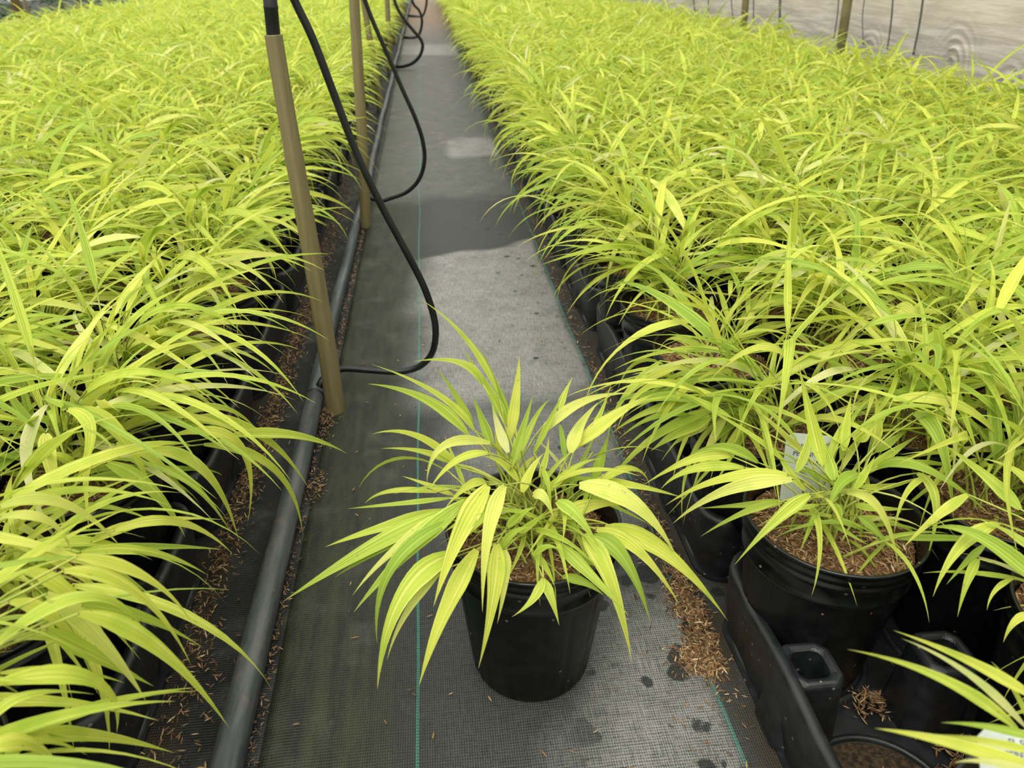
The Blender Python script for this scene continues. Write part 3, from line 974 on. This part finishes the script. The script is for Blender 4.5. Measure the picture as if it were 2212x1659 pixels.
more_leaves(('right', 0, 2), [
    (1750, 1068, 1678, 1122, 1586, 1221, 30, .475, .43, .4), (1712, 1036, 1572, 1058, 1452, 1132, 32, .49, .50, .6),
    (1701, 1024, 1560, 1034, 1437, 1092, 26, .50, .52, .62), (1579, 985, 1500, 990, 1391, 1047, 28, .54, .54, .45),
    (1607, 1010, 1500, 1012, 1427, 1057, 24, .53, .53, .5), (1638, 999, 1560, 965, 1480, 990, 24, .54, .54, .05),
    (1685, 991, 1610, 930, 1449, 840, 12, .53, .58, .2), (1580, 902, 1512, 865, 1452, 841, 14, .58, .60, .1),
    (1779, 1007, 1752, 905, 1724, 783, 30, .49, .53, .2), (1801, 1038, 1786, 985, 1762, 924, 28, .48, .51, .02),
    (1823, 974, 1829, 913, 1839, 852, 22, .53, .56, .5), (1846, 952, 1872, 932, 1893, 899, 30, .54, .56, .25),
    (1892, 961, 1897, 903, 1888, 840, 20, .54, .57, .75), (1854, 1022, 1815, 1045, 1785, 1117, 28, .49, .455, .82),
    (1828, 1065, 1900, 1100, 1942, 1232, 22, .475, .435, .78), (1854, 1115, 1892, 1146, 1929, 1195, 19, .475, .45, .03),
    (1847, 1091, 1900, 1098, 1976, 1100, 17, .48, .485, .08), (1895, 1008, 2000, 1012, 2146, 1119, 26, .52, .46, .8),
    (2010, 1028, 1958, 1065, 1931, 1157, 15, .50, .46, .6), (1981, 1022, 2022, 1085, 2000, 1212, 24, .50, .45, .3),
    (1866, 1025, 1929, 976, 1987, 938, 22, .52, .56, .98), (1892, 976, 1935, 945, 1979, 909, 20, .54, .57, .99),
    (1929, 863, 2080, 878, 2187, 987, 30, .57, .54, .72), (1973, 892, 2030, 950, 2060, 1125, 34, .55, .48, .86),
    (2042, 877, 2063, 940, 2054, 1047, 17, .54, .50, .7), (1760, 1110, 1745, 1150, 1726, 1196, 12, .47, .455, .05),
    (1790, 1120, 1830, 1150, 1878, 1178, 15, .475, .455, .08), (1770, 1090, 1720, 1100, 1660, 1120, 12, .48, .485, .06),
    (1800, 1090, 1815, 1110, 1805, 1140, 18, .47, .465, .07), (1840, 1060, 1870, 1020, 1890, 985, 20, .50, .53, .3),
    (1740, 1060, 1700, 1010, 1670, 960, 18, .51, .54, .35), (1850, 1050, 1920, 1050, 1990, 1030, 16, .51, .52, .25),
    (1690, 1085, 1620, 1090, 1510, 1098, 20, .50, .52, .16), (1680, 1085, 1600, 1110, 1512, 1160, 18, .49, .50, .9),
    (1720, 1020, 1745, 960, 1752, 890, 20, .52, .55, .3), (1790, 1000, 1815, 930, 1850, 880, 18, .53, .56, .45),
])
more_leaves(('right', 0, 3), [
    (1524, 871, 1413, 858, 1325, 912, 30, .66, .64, .75), (1507, 866, 1399, 852, 1330, 872, 26, .67, .66, .7),
    (1502, 874, 1413, 884, 1322, 935, 24, .66, .64, .4), (1485, 841, 1395, 838, 1330, 935, 17, .68, .63, .55),
    (1488, 896, 1413, 900, 1334, 950, 16, .65, .63, .97), (1535, 899, 1470, 930, 1405, 975, 36, .65, .63, .3),
    (1530, 910, 1487, 935, 1446, 968, 30, .65, .64, .65), (1560, 890, 1450, 815, 1362, 811, 18, .70, .72, .3),
    (1600, 850, 1560, 800, 1470, 850, 22, .70, .66, .7),
])
more_leaves(('right', 1, 1), [
    (2290, 1300, 2130, 1165, 2006, 1142, 38, .36, .42, .84), (2158, 1129, 2075, 1180, 2015, 1290, 32, .42, .38, .5),
    (2129, 1175, 2086, 1216, 2044, 1263, 16, .41, .39, 0.0), (2114, 1207, 2090, 1255, 2068, 1334, 20, .40, .37, .02),
    (2213, 1253, 2090, 1236, 1992, 1238, 12, .38, .41, .3), (2190, 1249, 2150, 1275, 2132, 1319, 12, .38, .36, .7),
    (2225, 1325, 2190, 1345, 2167, 1389, 18, .34, .33, .65), (2204, 1100, 2132, 1030, 2036, 958, 30, .42, .47, .985),
    (2091, 1068, 2020, 1118, 1951, 1183, 25, .44, .42, .6), (2250, 1080, 2200, 1020, 2120, 990, 24, .43, .46, .4),
    (2230, 1190, 2180, 1150, 2110, 1120, 18, .39, .42, .2), (2240, 1150, 2235, 1050, 2212, 950, 26, .42, .46, .5),
])
more_leaves(('right', 0, 0), [
    (2198, 1575, 2036, 1466, 1828, 1402, 27, .22, .25, .5), (2240, 1510, 2095, 1428, 1928, 1361, 26, .235, .27, .6),
    (2215, 1570, 2093, 1456, 1947, 1379, 20, .225, .255, .62), (2260, 1668, 2061, 1606, 1888, 1573, 33, .185, .205, .78),
    (2260, 1600, 2135, 1570, 2032, 1561, 19, .20, .215, .74), (2260, 1632, 2120, 1599, 1988, 1586, 18, .19, .205, .7),
    (2240, 1590, 2190, 1490, 2140, 1428, 12, .23, .26, .3), (2300, 1700, 2160, 1650, 2060, 1648, 24, .18, .19, .8),
])
more_leaves(('left', 0, 0), [
    (166, 1202, 322, 1250, 419, 1353, 30, .36, .39, .55), (138, 1233, 300, 1282, 413, 1437, 36, .35, .38, .4),
    (170, 1325, 345, 1402, 496, 1574, 42, .33, .36, .45), (101, 1282, 220, 1385, 317, 1517, 40, .34, .345, .6),
    (-20, 1400, 195, 1287, 322, 1388, 32, .32, .36, .2), (-9, 1475, 205, 1470, 252, 1584, 42, .30, .335, .45),
    (61, 1589, 215, 1589, 379, 1627, 34, .30, .345, .35), (83, 1576, 245, 1515, 422, 1485, 27, .31, .355, .1),
    (101, 1359, 215, 1420, 333, 1483, 36, .33, .36, .1), (0, 1454, 153, 1450, 271, 1476, 18, .31, .34, .4),
    (178, 1306, 310, 1332, 440, 1400, 34, .35, .40, .15), (-30, 1620, 60, 1605, 130, 1659, 40, .28, .30, .5),
    (-20, 1560, 60, 1500, 205, 1500, 24, .29, .31, .4), (0, 1655, 80, 1600, 190, 1632, 22, .28, .31, .25),
    (60, 1230, 160, 1290, 240, 1400, 34, .36, .365, .65), (20, 1300, 110, 1330, 190, 1420, 32, .34, .345, .7),
])
more_leaves(('left', 0, 1), [
    (174, 1193, 325, 1192, 450, 1243, 26, .44, .49, .45), (247, 1147, 389, 1128, 503, 1197, 24, .46, .52, .5),
    (197, 1170, 325, 1125, 484, 1123, 26, .46, .53, .55), (0, 1095, 140, 1088, 265, 1187, 28, .42, .46, .7),
    (0, 1116, 105, 1125, 157, 1200, 24, .41, .43, .6), (60, 1180, 200, 1170, 330, 1210, 30, .44, .48, .3),
    (90, 1190, 220, 1220, 330, 1290, 30, .43, .46, .2),
])
more_leaves(('left', 0, 2), [
    (311, 973, 440, 1015, 515, 1165, 30, .62, .63, .4), (320, 1010, 415, 1045, 499, 1151, 22, .61, .62, .25),
    (384, 937, 520, 965, 535, 1131, 24, .64, .66, .6), (440, 960, 595, 1015, 654, 1156, 22, .65, .70, .35),
    (398, 907, 555, 935, 666, 1053, 27, .66, .72, .5), (500, 940, 640, 940, 750, 980, 24, .67, .74, .2),
    (178, 881, 262, 940, 336, 1076, 36, .60, .58, .45), (145, 884, 195, 945, 133, 1103, 30, .58, .54, .4),
    (99, 935, 110, 1010, 148, 1160, 34, .56, .53, .72), (250, 960, 330, 990, 420, 1090, 30, .61, .61, .3),
    (230, 1000, 330, 1060, 400, 1160, 34, .58, .57, .3), (380, 900, 480, 880, 560, 935, 20, .68, .72, .4),
])


# ---------------------------------------------------------------- trays
def rounded_rect(w, hh, r, step=0.0085):
    pts = []
    def arc(cx, cy, a0):
        for i in range(7):
            a = a0 + PI / 2 * i / 6; pts.append((cx + r * math.cos(a), cy + r * math.sin(a)))
    arc(w - r, hh - r, 0); arc(-w + r, hh - r, PI / 2); arc(-w + r, -hh + r, PI); arc(w - r, -hh + r, 1.5 * PI)
    out = []
    for i, p in enumerate(pts):
        q = pts[(i + 1) % len(pts)]; d = math.hypot(q[0] - p[0], q[1] - p[1]); n = max(1, int(d / step))
        for k in range(n): out.append((p[0] + (q[0] - p[0]) * k / n, p[1] + (q[1] - p[1]) * k / n))
    return out


TNX, TNY = 3, 2
TW, TH = TNX * PITCHG / 2 - 0.010, TNY * PITCHG / 2 - 0.018


def tray_meshes():
    path = rounded_rect(TW, TH, 0.035)
    n = len(path)
    wall = MB(); vs = []
    prof = [(0.010, 0.0), (0.003, 0.45), (0.0, 0.93), (0.0012, 1.0), (0.0110, 1.0), (0.0130, 0.95), (0.0150, 0.5), (0.017, 0.06)]
    for i, (x, y) in enumerate(path):
        a, b = path[i - 1], path[(i + 1) % n]
        t = Vector((b[0] - a[0], b[1] - a[1])).normalized(); nx, ny = -t.y, t.x
        if nx * -x + ny * -y < 0: nx, ny = -nx, -ny
        # height of the wall: high at posts and corners, dipping in front of every pot
        if abs(y) > TH - 0.012 and abs(x) < TW - 0.03:
            dip = 0.5 - 0.5 * math.cos(2 * PI * ((x + TW) / (2 * TW) * TNX)); hh = 0.095 - 0.050 * dip ** 1.5
        else:
            dip = 0.5 - 0.5 * math.cos(2 * PI * ((y + TH) / (2 * TH) * TNY)); hh = 0.095 - 0.005 * dip
        for o, z in prof: vs.append((x + nx * o, y + ny * o, max(0.0, z * hh)))
    m = len(prof)
    wall.add(vs, [(i * m + k, i * m + k + 1, ((i + 1) % n) * m + k + 1, ((i + 1) % n) * m + k) for i in range(n) for k in range(m - 1)])
    base = MB()
    inner = [(x * 0.985, y * 0.978) for x, y in path]
    base.add([(x, y, 0.0) for x, y in inner] + [(x, y, 0.005) for x, y in inner],
             [tuple(range(n)), tuple(range(2 * n - 1, n - 1, -1))] + [(i, (i + 1) % n, n + (i + 1) % n, n + i) for i in range(n)])
    ring = MB(); ring.lathe([(0.0625, 0.005), (0.0632, 0.0085), (0.0655, 0.0092), (0.068, 0.0085), (0.070, 0.005)], 48)
    post = MB()
    def octo(w, c, z): return [(sx * (w - (c if k else 0)), sy * (w - (0 if k else c)), z)
                               for sx, sy, k in ((1, 1, 0), (1, 1, 1), (-1, 1, 1), (-1, 1, 0), (-1, -1, 0), (-1, -1, 1), (1, -1, 1), (1, -1, 0))]
    loops = [octo(0.031, 0.012, 0.005), octo(0.0255, 0.010, 0.089), octo(0.0235, 0.009, 0.0938), octo(0.0165, 0.006, 0.0938), octo(0.0150, 0.005, 0.091), octo(0.0135, 0.005, 0.012)]
    pv = [p for l in loops for p in l]
    pf = [(i * 8 + k, i * 8 + (k + 1) % 8, (i + 1) * 8 + (k + 1) % 8, (i + 1) * 8 + k) for i in range(len(loops) - 1) for k in range(8)]
    pf.append(tuple(5 * 8 + k for k in range(8)))
    post.add(pv, pf)
    return (wall.mesh('side_wall', M['tray']), base.mesh('base_plate', M['tray'], False), ring.mesh('pot_ring', M['tray']), post.mesh('post', M['tray'], False))


T_WALL, T_BASE, T_RING, T_POST = tray_meshes()
bm_bevel = None


def tray(x0, y0, s, label, detail=True):
    """x0, y0: centre of the pot nearest to the aisle and to the camera"""
    t = tag(empty('pot_tray', (x0 + s * PITCHG, y0 + PITCHG / 2, 0.001)), label, 'tray', 'black pot trays')
    link('side_wall', T_WALL, t); link('base_plate', T_BASE, t)
    if detail:
        for i in range(TNX):
            for j in range(TNY):
                link('pot_ring', T_RING, t, ((i - 1) * PITCHG, (j - 0.5) * PITCHG, 0))
        for i in range(TNX + 1):
            px = (i - TNX / 2) * PITCHG
            px = max(-TW + 0.030, min(TW - 0.030, px))
            o = link('post', T_POST, t, (px, 0, 0))
            bv = o.modifiers.new('soft_edges', 'BEVEL'); bv.width = 0.003; bv.segments = 2; bv.limit_method = 'ANGLE'
    return t


tray(0.364, 0.341, 1, 'black moulded pot tray with an empty round cell in the right foreground')
tray(0.364, 0.001, 1, 'black pot tray under the plant at the bottom right corner', False)
for i in range(11):
    tray(0.364, 0.682 + 0.343 * i, 1, 'black pot tray at the right aisle edge, %s one behind the empty cell' % ORD[i], i < 4)
for i in range(14):
    tray(-0.372, 0.148 + 0.343 * i, -1, 'black pot tray at the left aisle edge, %s one counted from the front' % ORD[i], i < 3)

# ---------------------------------------------------------------- water pipe, stakes, hoses
PX = -0.2145


def pipe_obj(name, y0, y1, r, mat, label, n=40):
    b = MB()
    pts = [(PX + 0.0022 * math.sin(y * 3.1) + 0.0012 * math.sin(y * 8.3), y, r + 0.001) for y in np.linspace(y0, y1, n)]
    b.tube(pts, r, 18)
    return tag(link(name, b.mesh(name, mat)), label, 'pipe')


pipe_obj('pipe_sleeve', -0.3, 1.085, 0.0150, M['sleeve'], 'thick grey brown sleeved water pipe in the left foreground', 40)
pipe_obj('water_pipe', 1.10, 16.0, 0.0132, M['pipe'], 'blue grey poly water pipe running along the left bed', 160)
b = MB(); b.tube([(PX, 1.080, 0.0145), (PX, 1.115, 0.0145)], 0.0118, 16); b.tube([(PX, 1.090, 0.014), (PX, 1.095, 0.014)], 0.0150, 16)
b.tube([(PX + 0.002, 1.105, 0.018), (PX + 0.012, 1.120, 0.030), (PX + 0.022, 1.128, 0.034)], 0.0066, 10)
tag(link('pipe_fitting', b.mesh('pipe_fitting', M['hose'])), 'black barbed tee fitting on the pipe by the first stake', 'fitting')


def stake(px_base, base, top, r0, r1, label, tube_top=None, nodes=(0.3, 0.72)):
    base, top = Vector(base), Vector(top)
    t = tag(empty('bamboo_stake', base), label, 'stake', 'stakes along the left bed')
    d = top - base; n = 36; pts, rad = [], []
    for i in range(n + 1):
        f = i / n
        pts.append(d * f + Vector((0.002 * math.sin(f * 5), 0, 0)))
        rad.append((r0 + (r1 - r0) * f) * (1 + sum(0.07 * math.exp(-((f - q) / 0.012) ** 2) for q in nodes)))
    b = MB(); b.tube(pts, rad, 20, cap=False)
    # hollow top
    u = d.normalized()
    e = pts[-1]
    b.tube([e, e + u * 0.0008, e + u * 0.0004, e - u * 0.03], [r1, r1 * 0.97, r1 * 0.84, r1 * 0.80], 20, cap=False)
    link('cane', b.mesh('cane', M['bamboo']), t)
    if tube_top:
        c = MB(); q = Vector(tube_top) - base
        c.tube([e - u * 0.05, e, e + (q - e) * 0.3, e + (q - e) * 0.31, e + (q - e) * 0.335, e + (q - e) * 0.345, q],
               [r1 * 0.78, r1 * 0.78, r1 * 0.78, r1 * 0.82, r1 * 0.82, r1 * 0.78, r1 * 0.80], 16)
        link('riser_tube', c.mesh('riser_tube', M['hose']), t)
    return t


s1b = at_z(726, 888, 0.0); s1t = at_y(594, 76, s1b.y + 0.0)
s1u = at_y(572, -120, s1t.y)
stake(None, s1b, s1t, 0.0155, 0.0112, 'tan bamboo stake with a black tube in its top, nearest the camera', s1u)
s2b = at_z(790, 490, 0.0); s2t = at_y(764, -60, s2b.y)
stake(None, s2b, s2t, 0.0150, 0.0125, 'tan stake standing second along the left aisle edge', at_y(762, -160, s2b.y))
s3b = at_z(822, 238, 0.0); s3t = at_y(783, -20, s3b.y)
stake(None, s3b, s3t, 0.016, 0.0135, 'thin leaning stake just right of the second stake')
s4b = at_z(842, 160, 0.0); s4t = at_y(836, -30, s4b.y)
stake(None, s4b, s4t, 0.0165, 0.015, 'brown stake fourth along the left aisle edge')
s5b = at_z(852, 95, 0.0); s5t = at_y(848, -30, s5b.y)
stake(None, s5b, s5t, 0.018, 0.016, 'small stake fifth along the left aisle edge')
s6b = at_z(872, 60, 0.0); s6t = at_y(866, -30, s6b.y)
stake(None, s6b, s6t, 0.02, 0.018, 'farthest blurred stake at the left aisle edge')


def smooth_path(pts, n=10):
    out = []
    P = [pts[0]] + pts + [pts[-1]]
    for i in range(1, len(P) - 2):
        p0, p1, p2, p3 = P[i - 1], P[i], P[i + 1], P[i + 2]
        for k in range(n):
            t = k / n
            out.append(0.5 * ((2 * p1) + (p2 - p0) * t + (2 * p0 - 5 * p1 + 4 * p2 - p3) * t * t + (3 * p1 - p0 - 3 * p2 + p3) * t ** 3))
    out.append(P[-2]); return out


def hose(px, Y, r, label, start=None):
    pts = [at_y(a, b_, Y + dy) for a, b_, dy in px]
    for p in pts: p.z = max(p.z, r + 0.003)
    if start is not None: pts = [Vector(start)] + pts
    b = MB(); b.tube(smooth_path(pts), r, 12)
    return tag(link('hose', b.mesh('hose', M['hose'])), label, 'hose', 'black feed hoses')


hose([(740, 797, .03), (800, 800, .03), (860, 803, .025), (905, 792, .02), (932, 765, .01), (941, 725, 0), (936, 680, 0), (915, 618, 0), (878, 545, 0), (826, 448, 0), (772, 335, 0),
      (722, 205, 0), (676, 85, 0), (636, 0, 0), (600, -90, 0)], 1.12, 0.0056, 'black hose looping from the pipe up past the nearest stake', (PX + 0.022, 1.128, 0.034))
hose([(818, 434, .03), (845, 428, .02), (880, 414, .01), (906, 386, 0), (917, 345, 0), (912, 300, 0), (895, 250, 0), (868, 190, 0), (838, 120, 0), (808, 52, 0), (788, 0, 0), (770, -60, 0)], 2.22, 0.0060,
     'black hose looping from the pipe behind the second stake', (PX, 2.30, 0.02))
hose([(868, 144, .05), (890, 137, .02), (906, 122, 0), (913, 101, 0), (908, 84, 0), (893, 66, 0), (872, 40, 0), (856, 12, 0), (848, -20, 0)], 5.35, 0.0105,
     'thin dark hose arching over the aisle behind the third stake', (PX, 5.45, 0.02))
hose([(880, 88, .0), (902, 78, .0), (910, 60, 0), (911, 40, 0), (905, 22, 0), (893, 8, 0), (885, -20, 0)], 7.6, 0.012, 'farther blurred hose loop at the left aisle edge', (PX, 7.7, 0.02))
hose([(895, 45, .0), (912, 36, .0), (920, 15, 0), (921, -10, 0), (910, -30, 0)], 10.5, 0.014, 'farthest blurred hose loop near the aisle end', (PX, 10.6, 0.02))

# ---------------------------------------------------------------- loose husk and dirt on the ground
g2 = np.random.default_rng(8)


def scatter(n, x0, x1, y0, y1, dens=None):
    out = []
    while len(out) < n:
        x, y = g2.uniform(x0, x1), y0 + (y1 - y0) * g2.uniform() ** 1.5
        if dens is None or g2.uniform() < dens(x, y): out.append((x, y, 0.0035 + g2.uniform(0, 0.003)))
    return out


def clump(n, cx, cy, sx, sy, hz=0.012):
    out = []
    for _ in range(n):
        a, b_ = g2.normal(0, 1), g2.normal(0, 1)
        out.append((cx + a * sx, cy + b_ * sy, 0.0035 + hz * math.exp(-(a * a + b_ * b_) / 2) * g2.uniform(0.3, 1)))
    return out


sp = clump(1300, 0.266, 0.575, 0.009, 0.042) + clump(520, 0.254, 0.512, 0.011, 0.010, 0.008) + clump(150, 0.268, 0.70, 0.008, 0.06) + clump(260, 0.272, 1.0, 0.007, 0.25, 0.006) \
    + clump(260, 0.272, 2.0, 0.010, 0.7, 0.006)
tag(link('spilled_hulls', hull_cloud('spilled_hulls', sp, 0.0090, seed=21)), 'spilled brown rice hulls along the right trays', 'husks', None, 'stuff')
sp = scatter(170, -0.16, 0.262, 0.36, 1.9) + scatter(170, 0.19, 0.285, 0.36, 1.8)
tag(link('scattered_hulls', hull_cloud('scattered_hulls', sp, 0.0080, tilt=0.12, seed=22)), 'single rice hulls scattered over the aisle cloth', 'husks', None, 'stuff')
sp = clump(900, -0.284, 0.85, 0.010, 0.22, 0.006) + clump(1300, -0.280, 1.3, 0.011, 0.35, 0.008) + clump(1100, -0.272, 2.4, 0.015, 0.7, 0.008) + clump(120, -0.262, 0.5, 0.012, 0.07, 0.005)
tag(link('left_hulls', hull_cloud('left_hulls', sp, 0.0082, seed=23)), 'brown rice hulls along the left trays', 'husks', None, 'stuff')
sp = [(-0.196 + g2.normal(0, 0.0035), y, 0.003 + g2.uniform(0, 0.003)) for y in g2.uniform(0.4, 2.4, 900)] + clump(200, -0.190, 1.04, 0.008, 0.03, 0.008) + clump(120, -0.186, 0.86, 0.008, 0.02, 0.004)
tag(link('seam_dirt', hull_cloud('seam_dirt', sp, 0.0058, seed=24)), 'dark crumbs and hulls in the seam beside the pipe', 'dirt', None, 'stuff')
ec = [(0.364 + dx, 0.341 + dy) for dx, dy in ((0.095, 0.03), (0.09, 0.012))]
sp = []
for (cx, cy), n in zip(ec, (150, 120)):
    sp += clump(n, cx, cy, 0.010, 0.014, 0.018)
sp += clump(150, 0.405, 0.437, 0.010, 0.008, 0.016) + clump(70, 0.45, 0.345, 0.012, 0.045, 0.006) + clump(40, 0.36, 0.34, 0.035, 0.03, 0.001)
sp = [(x, y, z + 0.005) for x, y, z in sp]
tag(link('tray_hulls', hull_cloud('tray_hulls', sp, 0.0088, seed=25)), 'rice hulls heaped in the empty cell of the foreground tray', 'husks', None, 'stuff')
b = MB(); b.lathe([(0.0, 0.0008), (0.04, 0.0012), (0.0615, 0.0)], 40)
o = tag(link('wet_dirt', b.mesh('wet_dirt', M['dirt']), None, (0.364, 0.341, 0.0062)), 'wet dark dirt disc on the empty tray cell floor', 'dirt')


# ---------------------------------------------------------------- plant tags
def text_mesh(body, size):
    cu = bpy.data.curves.new('lettering', 'FONT'); cu.body = body; cu.size = size; cu.align_x = 'CENTER'; cu.extrude = 0.00012
    o = bpy.data.objects.new('lettering', cu); C.objects.link(o)
    dg = bpy.context.evaluated_depsgraph_get()
    me = bpy.data.meshes.new_from_object(o.evaluated_get(dg)); bpy.data.objects.remove(o); bpy.data.curves.remove(cu)
    me.materials.clear(); me.materials.append(M['ink']); return me


def plant_tag(key, world_pos, rot, w, hh, lines):
    t, loc, rz = keep[key]
    b = MB(); th = 0.0005; c_ = 0.006
    out = [(-w / 2, -hh), (w / 2, -hh), (w / 2, -c_), (w / 2 - c_, 0), (-w / 2 + c_, 0), (-w / 2, -c_)]
    n = len(out)
    b.add([(x, y, th) for x, y in out] + [(x, y, -th) for x, y in out], [tuple(range(n)), tuple(range(2 * n - 1, n - 1, -1))] + [(i, n + i, n + (i + 1) % n, (i + 1) % n) for i in range(n)])
    o = link('plant_tag', b.mesh('plant_tag', M['tag'], False), t)
    o['label'] = 'pale card tag with dark print'
    W = Matrix.Translation(world_pos) @ Euler(rot).to_matrix().to_4x4()
    P = Matrix.Translation(loc) @ Matrix.Rotation(t.rotation_euler.z, 4, 'Z')
    o.matrix_local = P.inverted() @ W
    for body, size, x, y in lines:
        l = link('lettering', text_mesh(body, size), o, (x, y, th + 0.0002))


p = at_y(1752, 938, 0.580)
plant_tag(('right', 0, 2), p, (math.radians(62), math.radians(6), math.radians(-6)), 0.050, 0.068,
          [('FL SKN', 0.0062, 0, -0.0145), ('PERENNIAL', 0.0066, 0, -0.0225), ('ONE GAL', 0.0066, 0, -0.0305)])
p = at_y(2195, 1575, 0.215)
plant_tag(('right', 0, 0), p, (math.radians(38), 0, math.radians(-14)), 0.040, 0.070,
          [('FL SKN', 0.0045, 0.002, -0.008), ('PERENNIAL', 0.0045, 0.004, -0.014), ('e', 0.011, -0.014, -0.026), ('ONE GAL', 0.0040, 0.006, -0.020)])

# ---------------------------------------------------------------- beside the wall: posts and drop lines
for px, py, X, r, lab in ((1833, 60, 1.93, 0.021, 'olive tan support post in front of the film wall, nearer one'),
                          (1615, 20, 1.95, 0.021, 'olive tan support post in front of the film wall, farther one')):
    lo, hi = 2.0, 9.0
    for _ in range(40):
        m = (lo + hi) / 2
        if project((X, m, 0.45))[0] > px: lo = m
        else: hi = m
    b = MB(); b.tube([(X + 0.02, lo, 0.0), (X - 0.02, lo, 0.6), (X - 0.08, lo, 1.3), (X - 0.16, lo, 2.3)], [r, r * 0.98, r, r], 14)
    b.tube([(X + 0.02, lo, 0.0), (X + 0.02, lo, 0.02)], [r * 1.6, r * 1.6], 14)
    tag(link('support_post', b.mesh('support_post', M['post'])), lab, 'post', 'posts by the film wall')
LINES = [(1500, .010, 'thick dark drop line left of the farther post'), (1532, .006, 'thin dark drop line close left of the farther post'), (1583, .006, 'thin drop line touching the farther post on its left'),
         (1634, .006, 'thin dark drop line right beside the farther post'), (1690, .012, 'thick dark drop line midway between the two posts'), (1808, .005, 'thin drop line left of the nearer post'),
         (1870, .004, 'faint drop line right of the nearer post'), (1931, .006, 'dark drop line well right of the nearer post'), (1996, .007, 'rightmost dark drop line on the film wall')]
for i, (px, r, lab) in enumerate(LINES):
    X = 2.02; lo, hi = 1.5, 12.0
    for _ in range(40):
        m = (lo + hi) / 2
        if project((X, m, 0.45))[0] > px: lo = m
        else: hi = m
    gg = random.Random(i)
    pts = [Vector((X - 0.01 - 0.16 * (z - 0.45) + gg.gauss(0, 0.003), lo + gg.gauss(0, 0.012), z)) for z in (0.30, 0.42, 0.55, 0.7, 0.9, 1.3, 2.0, 2.35)]
    b = MB(); b.tube(smooth_path(pts, 6), r * 0.62, 8)
    tag(link('drop_line', b.mesh('drop_line', M['cable'])), lab, 'line', 'drop lines along the film wall')

# ---------------------------------------------------------------- beyond the left bed
g3 = np.random.default_rng(31)
for i in range(6):
    cx, cy = -3.35 - 0.05 * (i % 2), 4.6 + i * 0.98
    t = tag(empty('dark_shrub', (cx, cy, 0)), 'dark green leafy shrub beyond the left bed, %s from the near end' % ORD[i], 'shrub', 'shrubs beyond the left bed')
    vs, qs, uvs, off = [], [], [], 0
    for k in range(420):
        lv, lq, lu = VAR_XLO[k % NV]
        d = g3.normal(0, 1, 3); d[2] = abs(d[2]); d /= np.linalg.norm(d)
        pos = d * np.array((0.30, 0.34, 0.72)) * g3.uniform(0.55, 1.0) + np.array((0, 0, 0.05))
        A = np.array(rot_to(math.atan2(d[1], d[0]) + g3.normal(0, 0.6), g3.uniform(-0.4, 0.8), g3.normal(0, 0.6)))[:3, :3] * 0.8
        vs.append(lv @ A.T + pos); qs.append(lq + off); off += len(lv)
    f = link('foliage', big_mesh('foliage', np.concatenate(vs), np.concatenate(qs), M['shrub']), t); f['kind'] = 'stuff'
    b = MB(); b.tube([(0, 0, 0), (0.01, 0, 0.3), (-0.01, 0.01, 0.6)], [0.02, 0.015, 0.006], 8); link('stem', b.mesh('stem', M['brownpost']), t)
q = at_z(40, 22, 0.36)
b = MB(); b.tube([(q.x - 0.05, q.y + 0.1, 0), (q.x - 0.05, q.y + 0.1, 1.2), (q.x - 0.05, q.y + 0.1, 2.0)], [0.028, 0.028, 0.027], 12)
tag(link('wood_post', b.mesh('wood_post', M['brownpost'])), 'brown wooden post at the far left behind the left bed', 'post')
print('LEAVES', N_LEAF[0], 'PLANTS', len(todo), 'OBJECTS', len(bpy.data.objects), 'FAR', far_off)
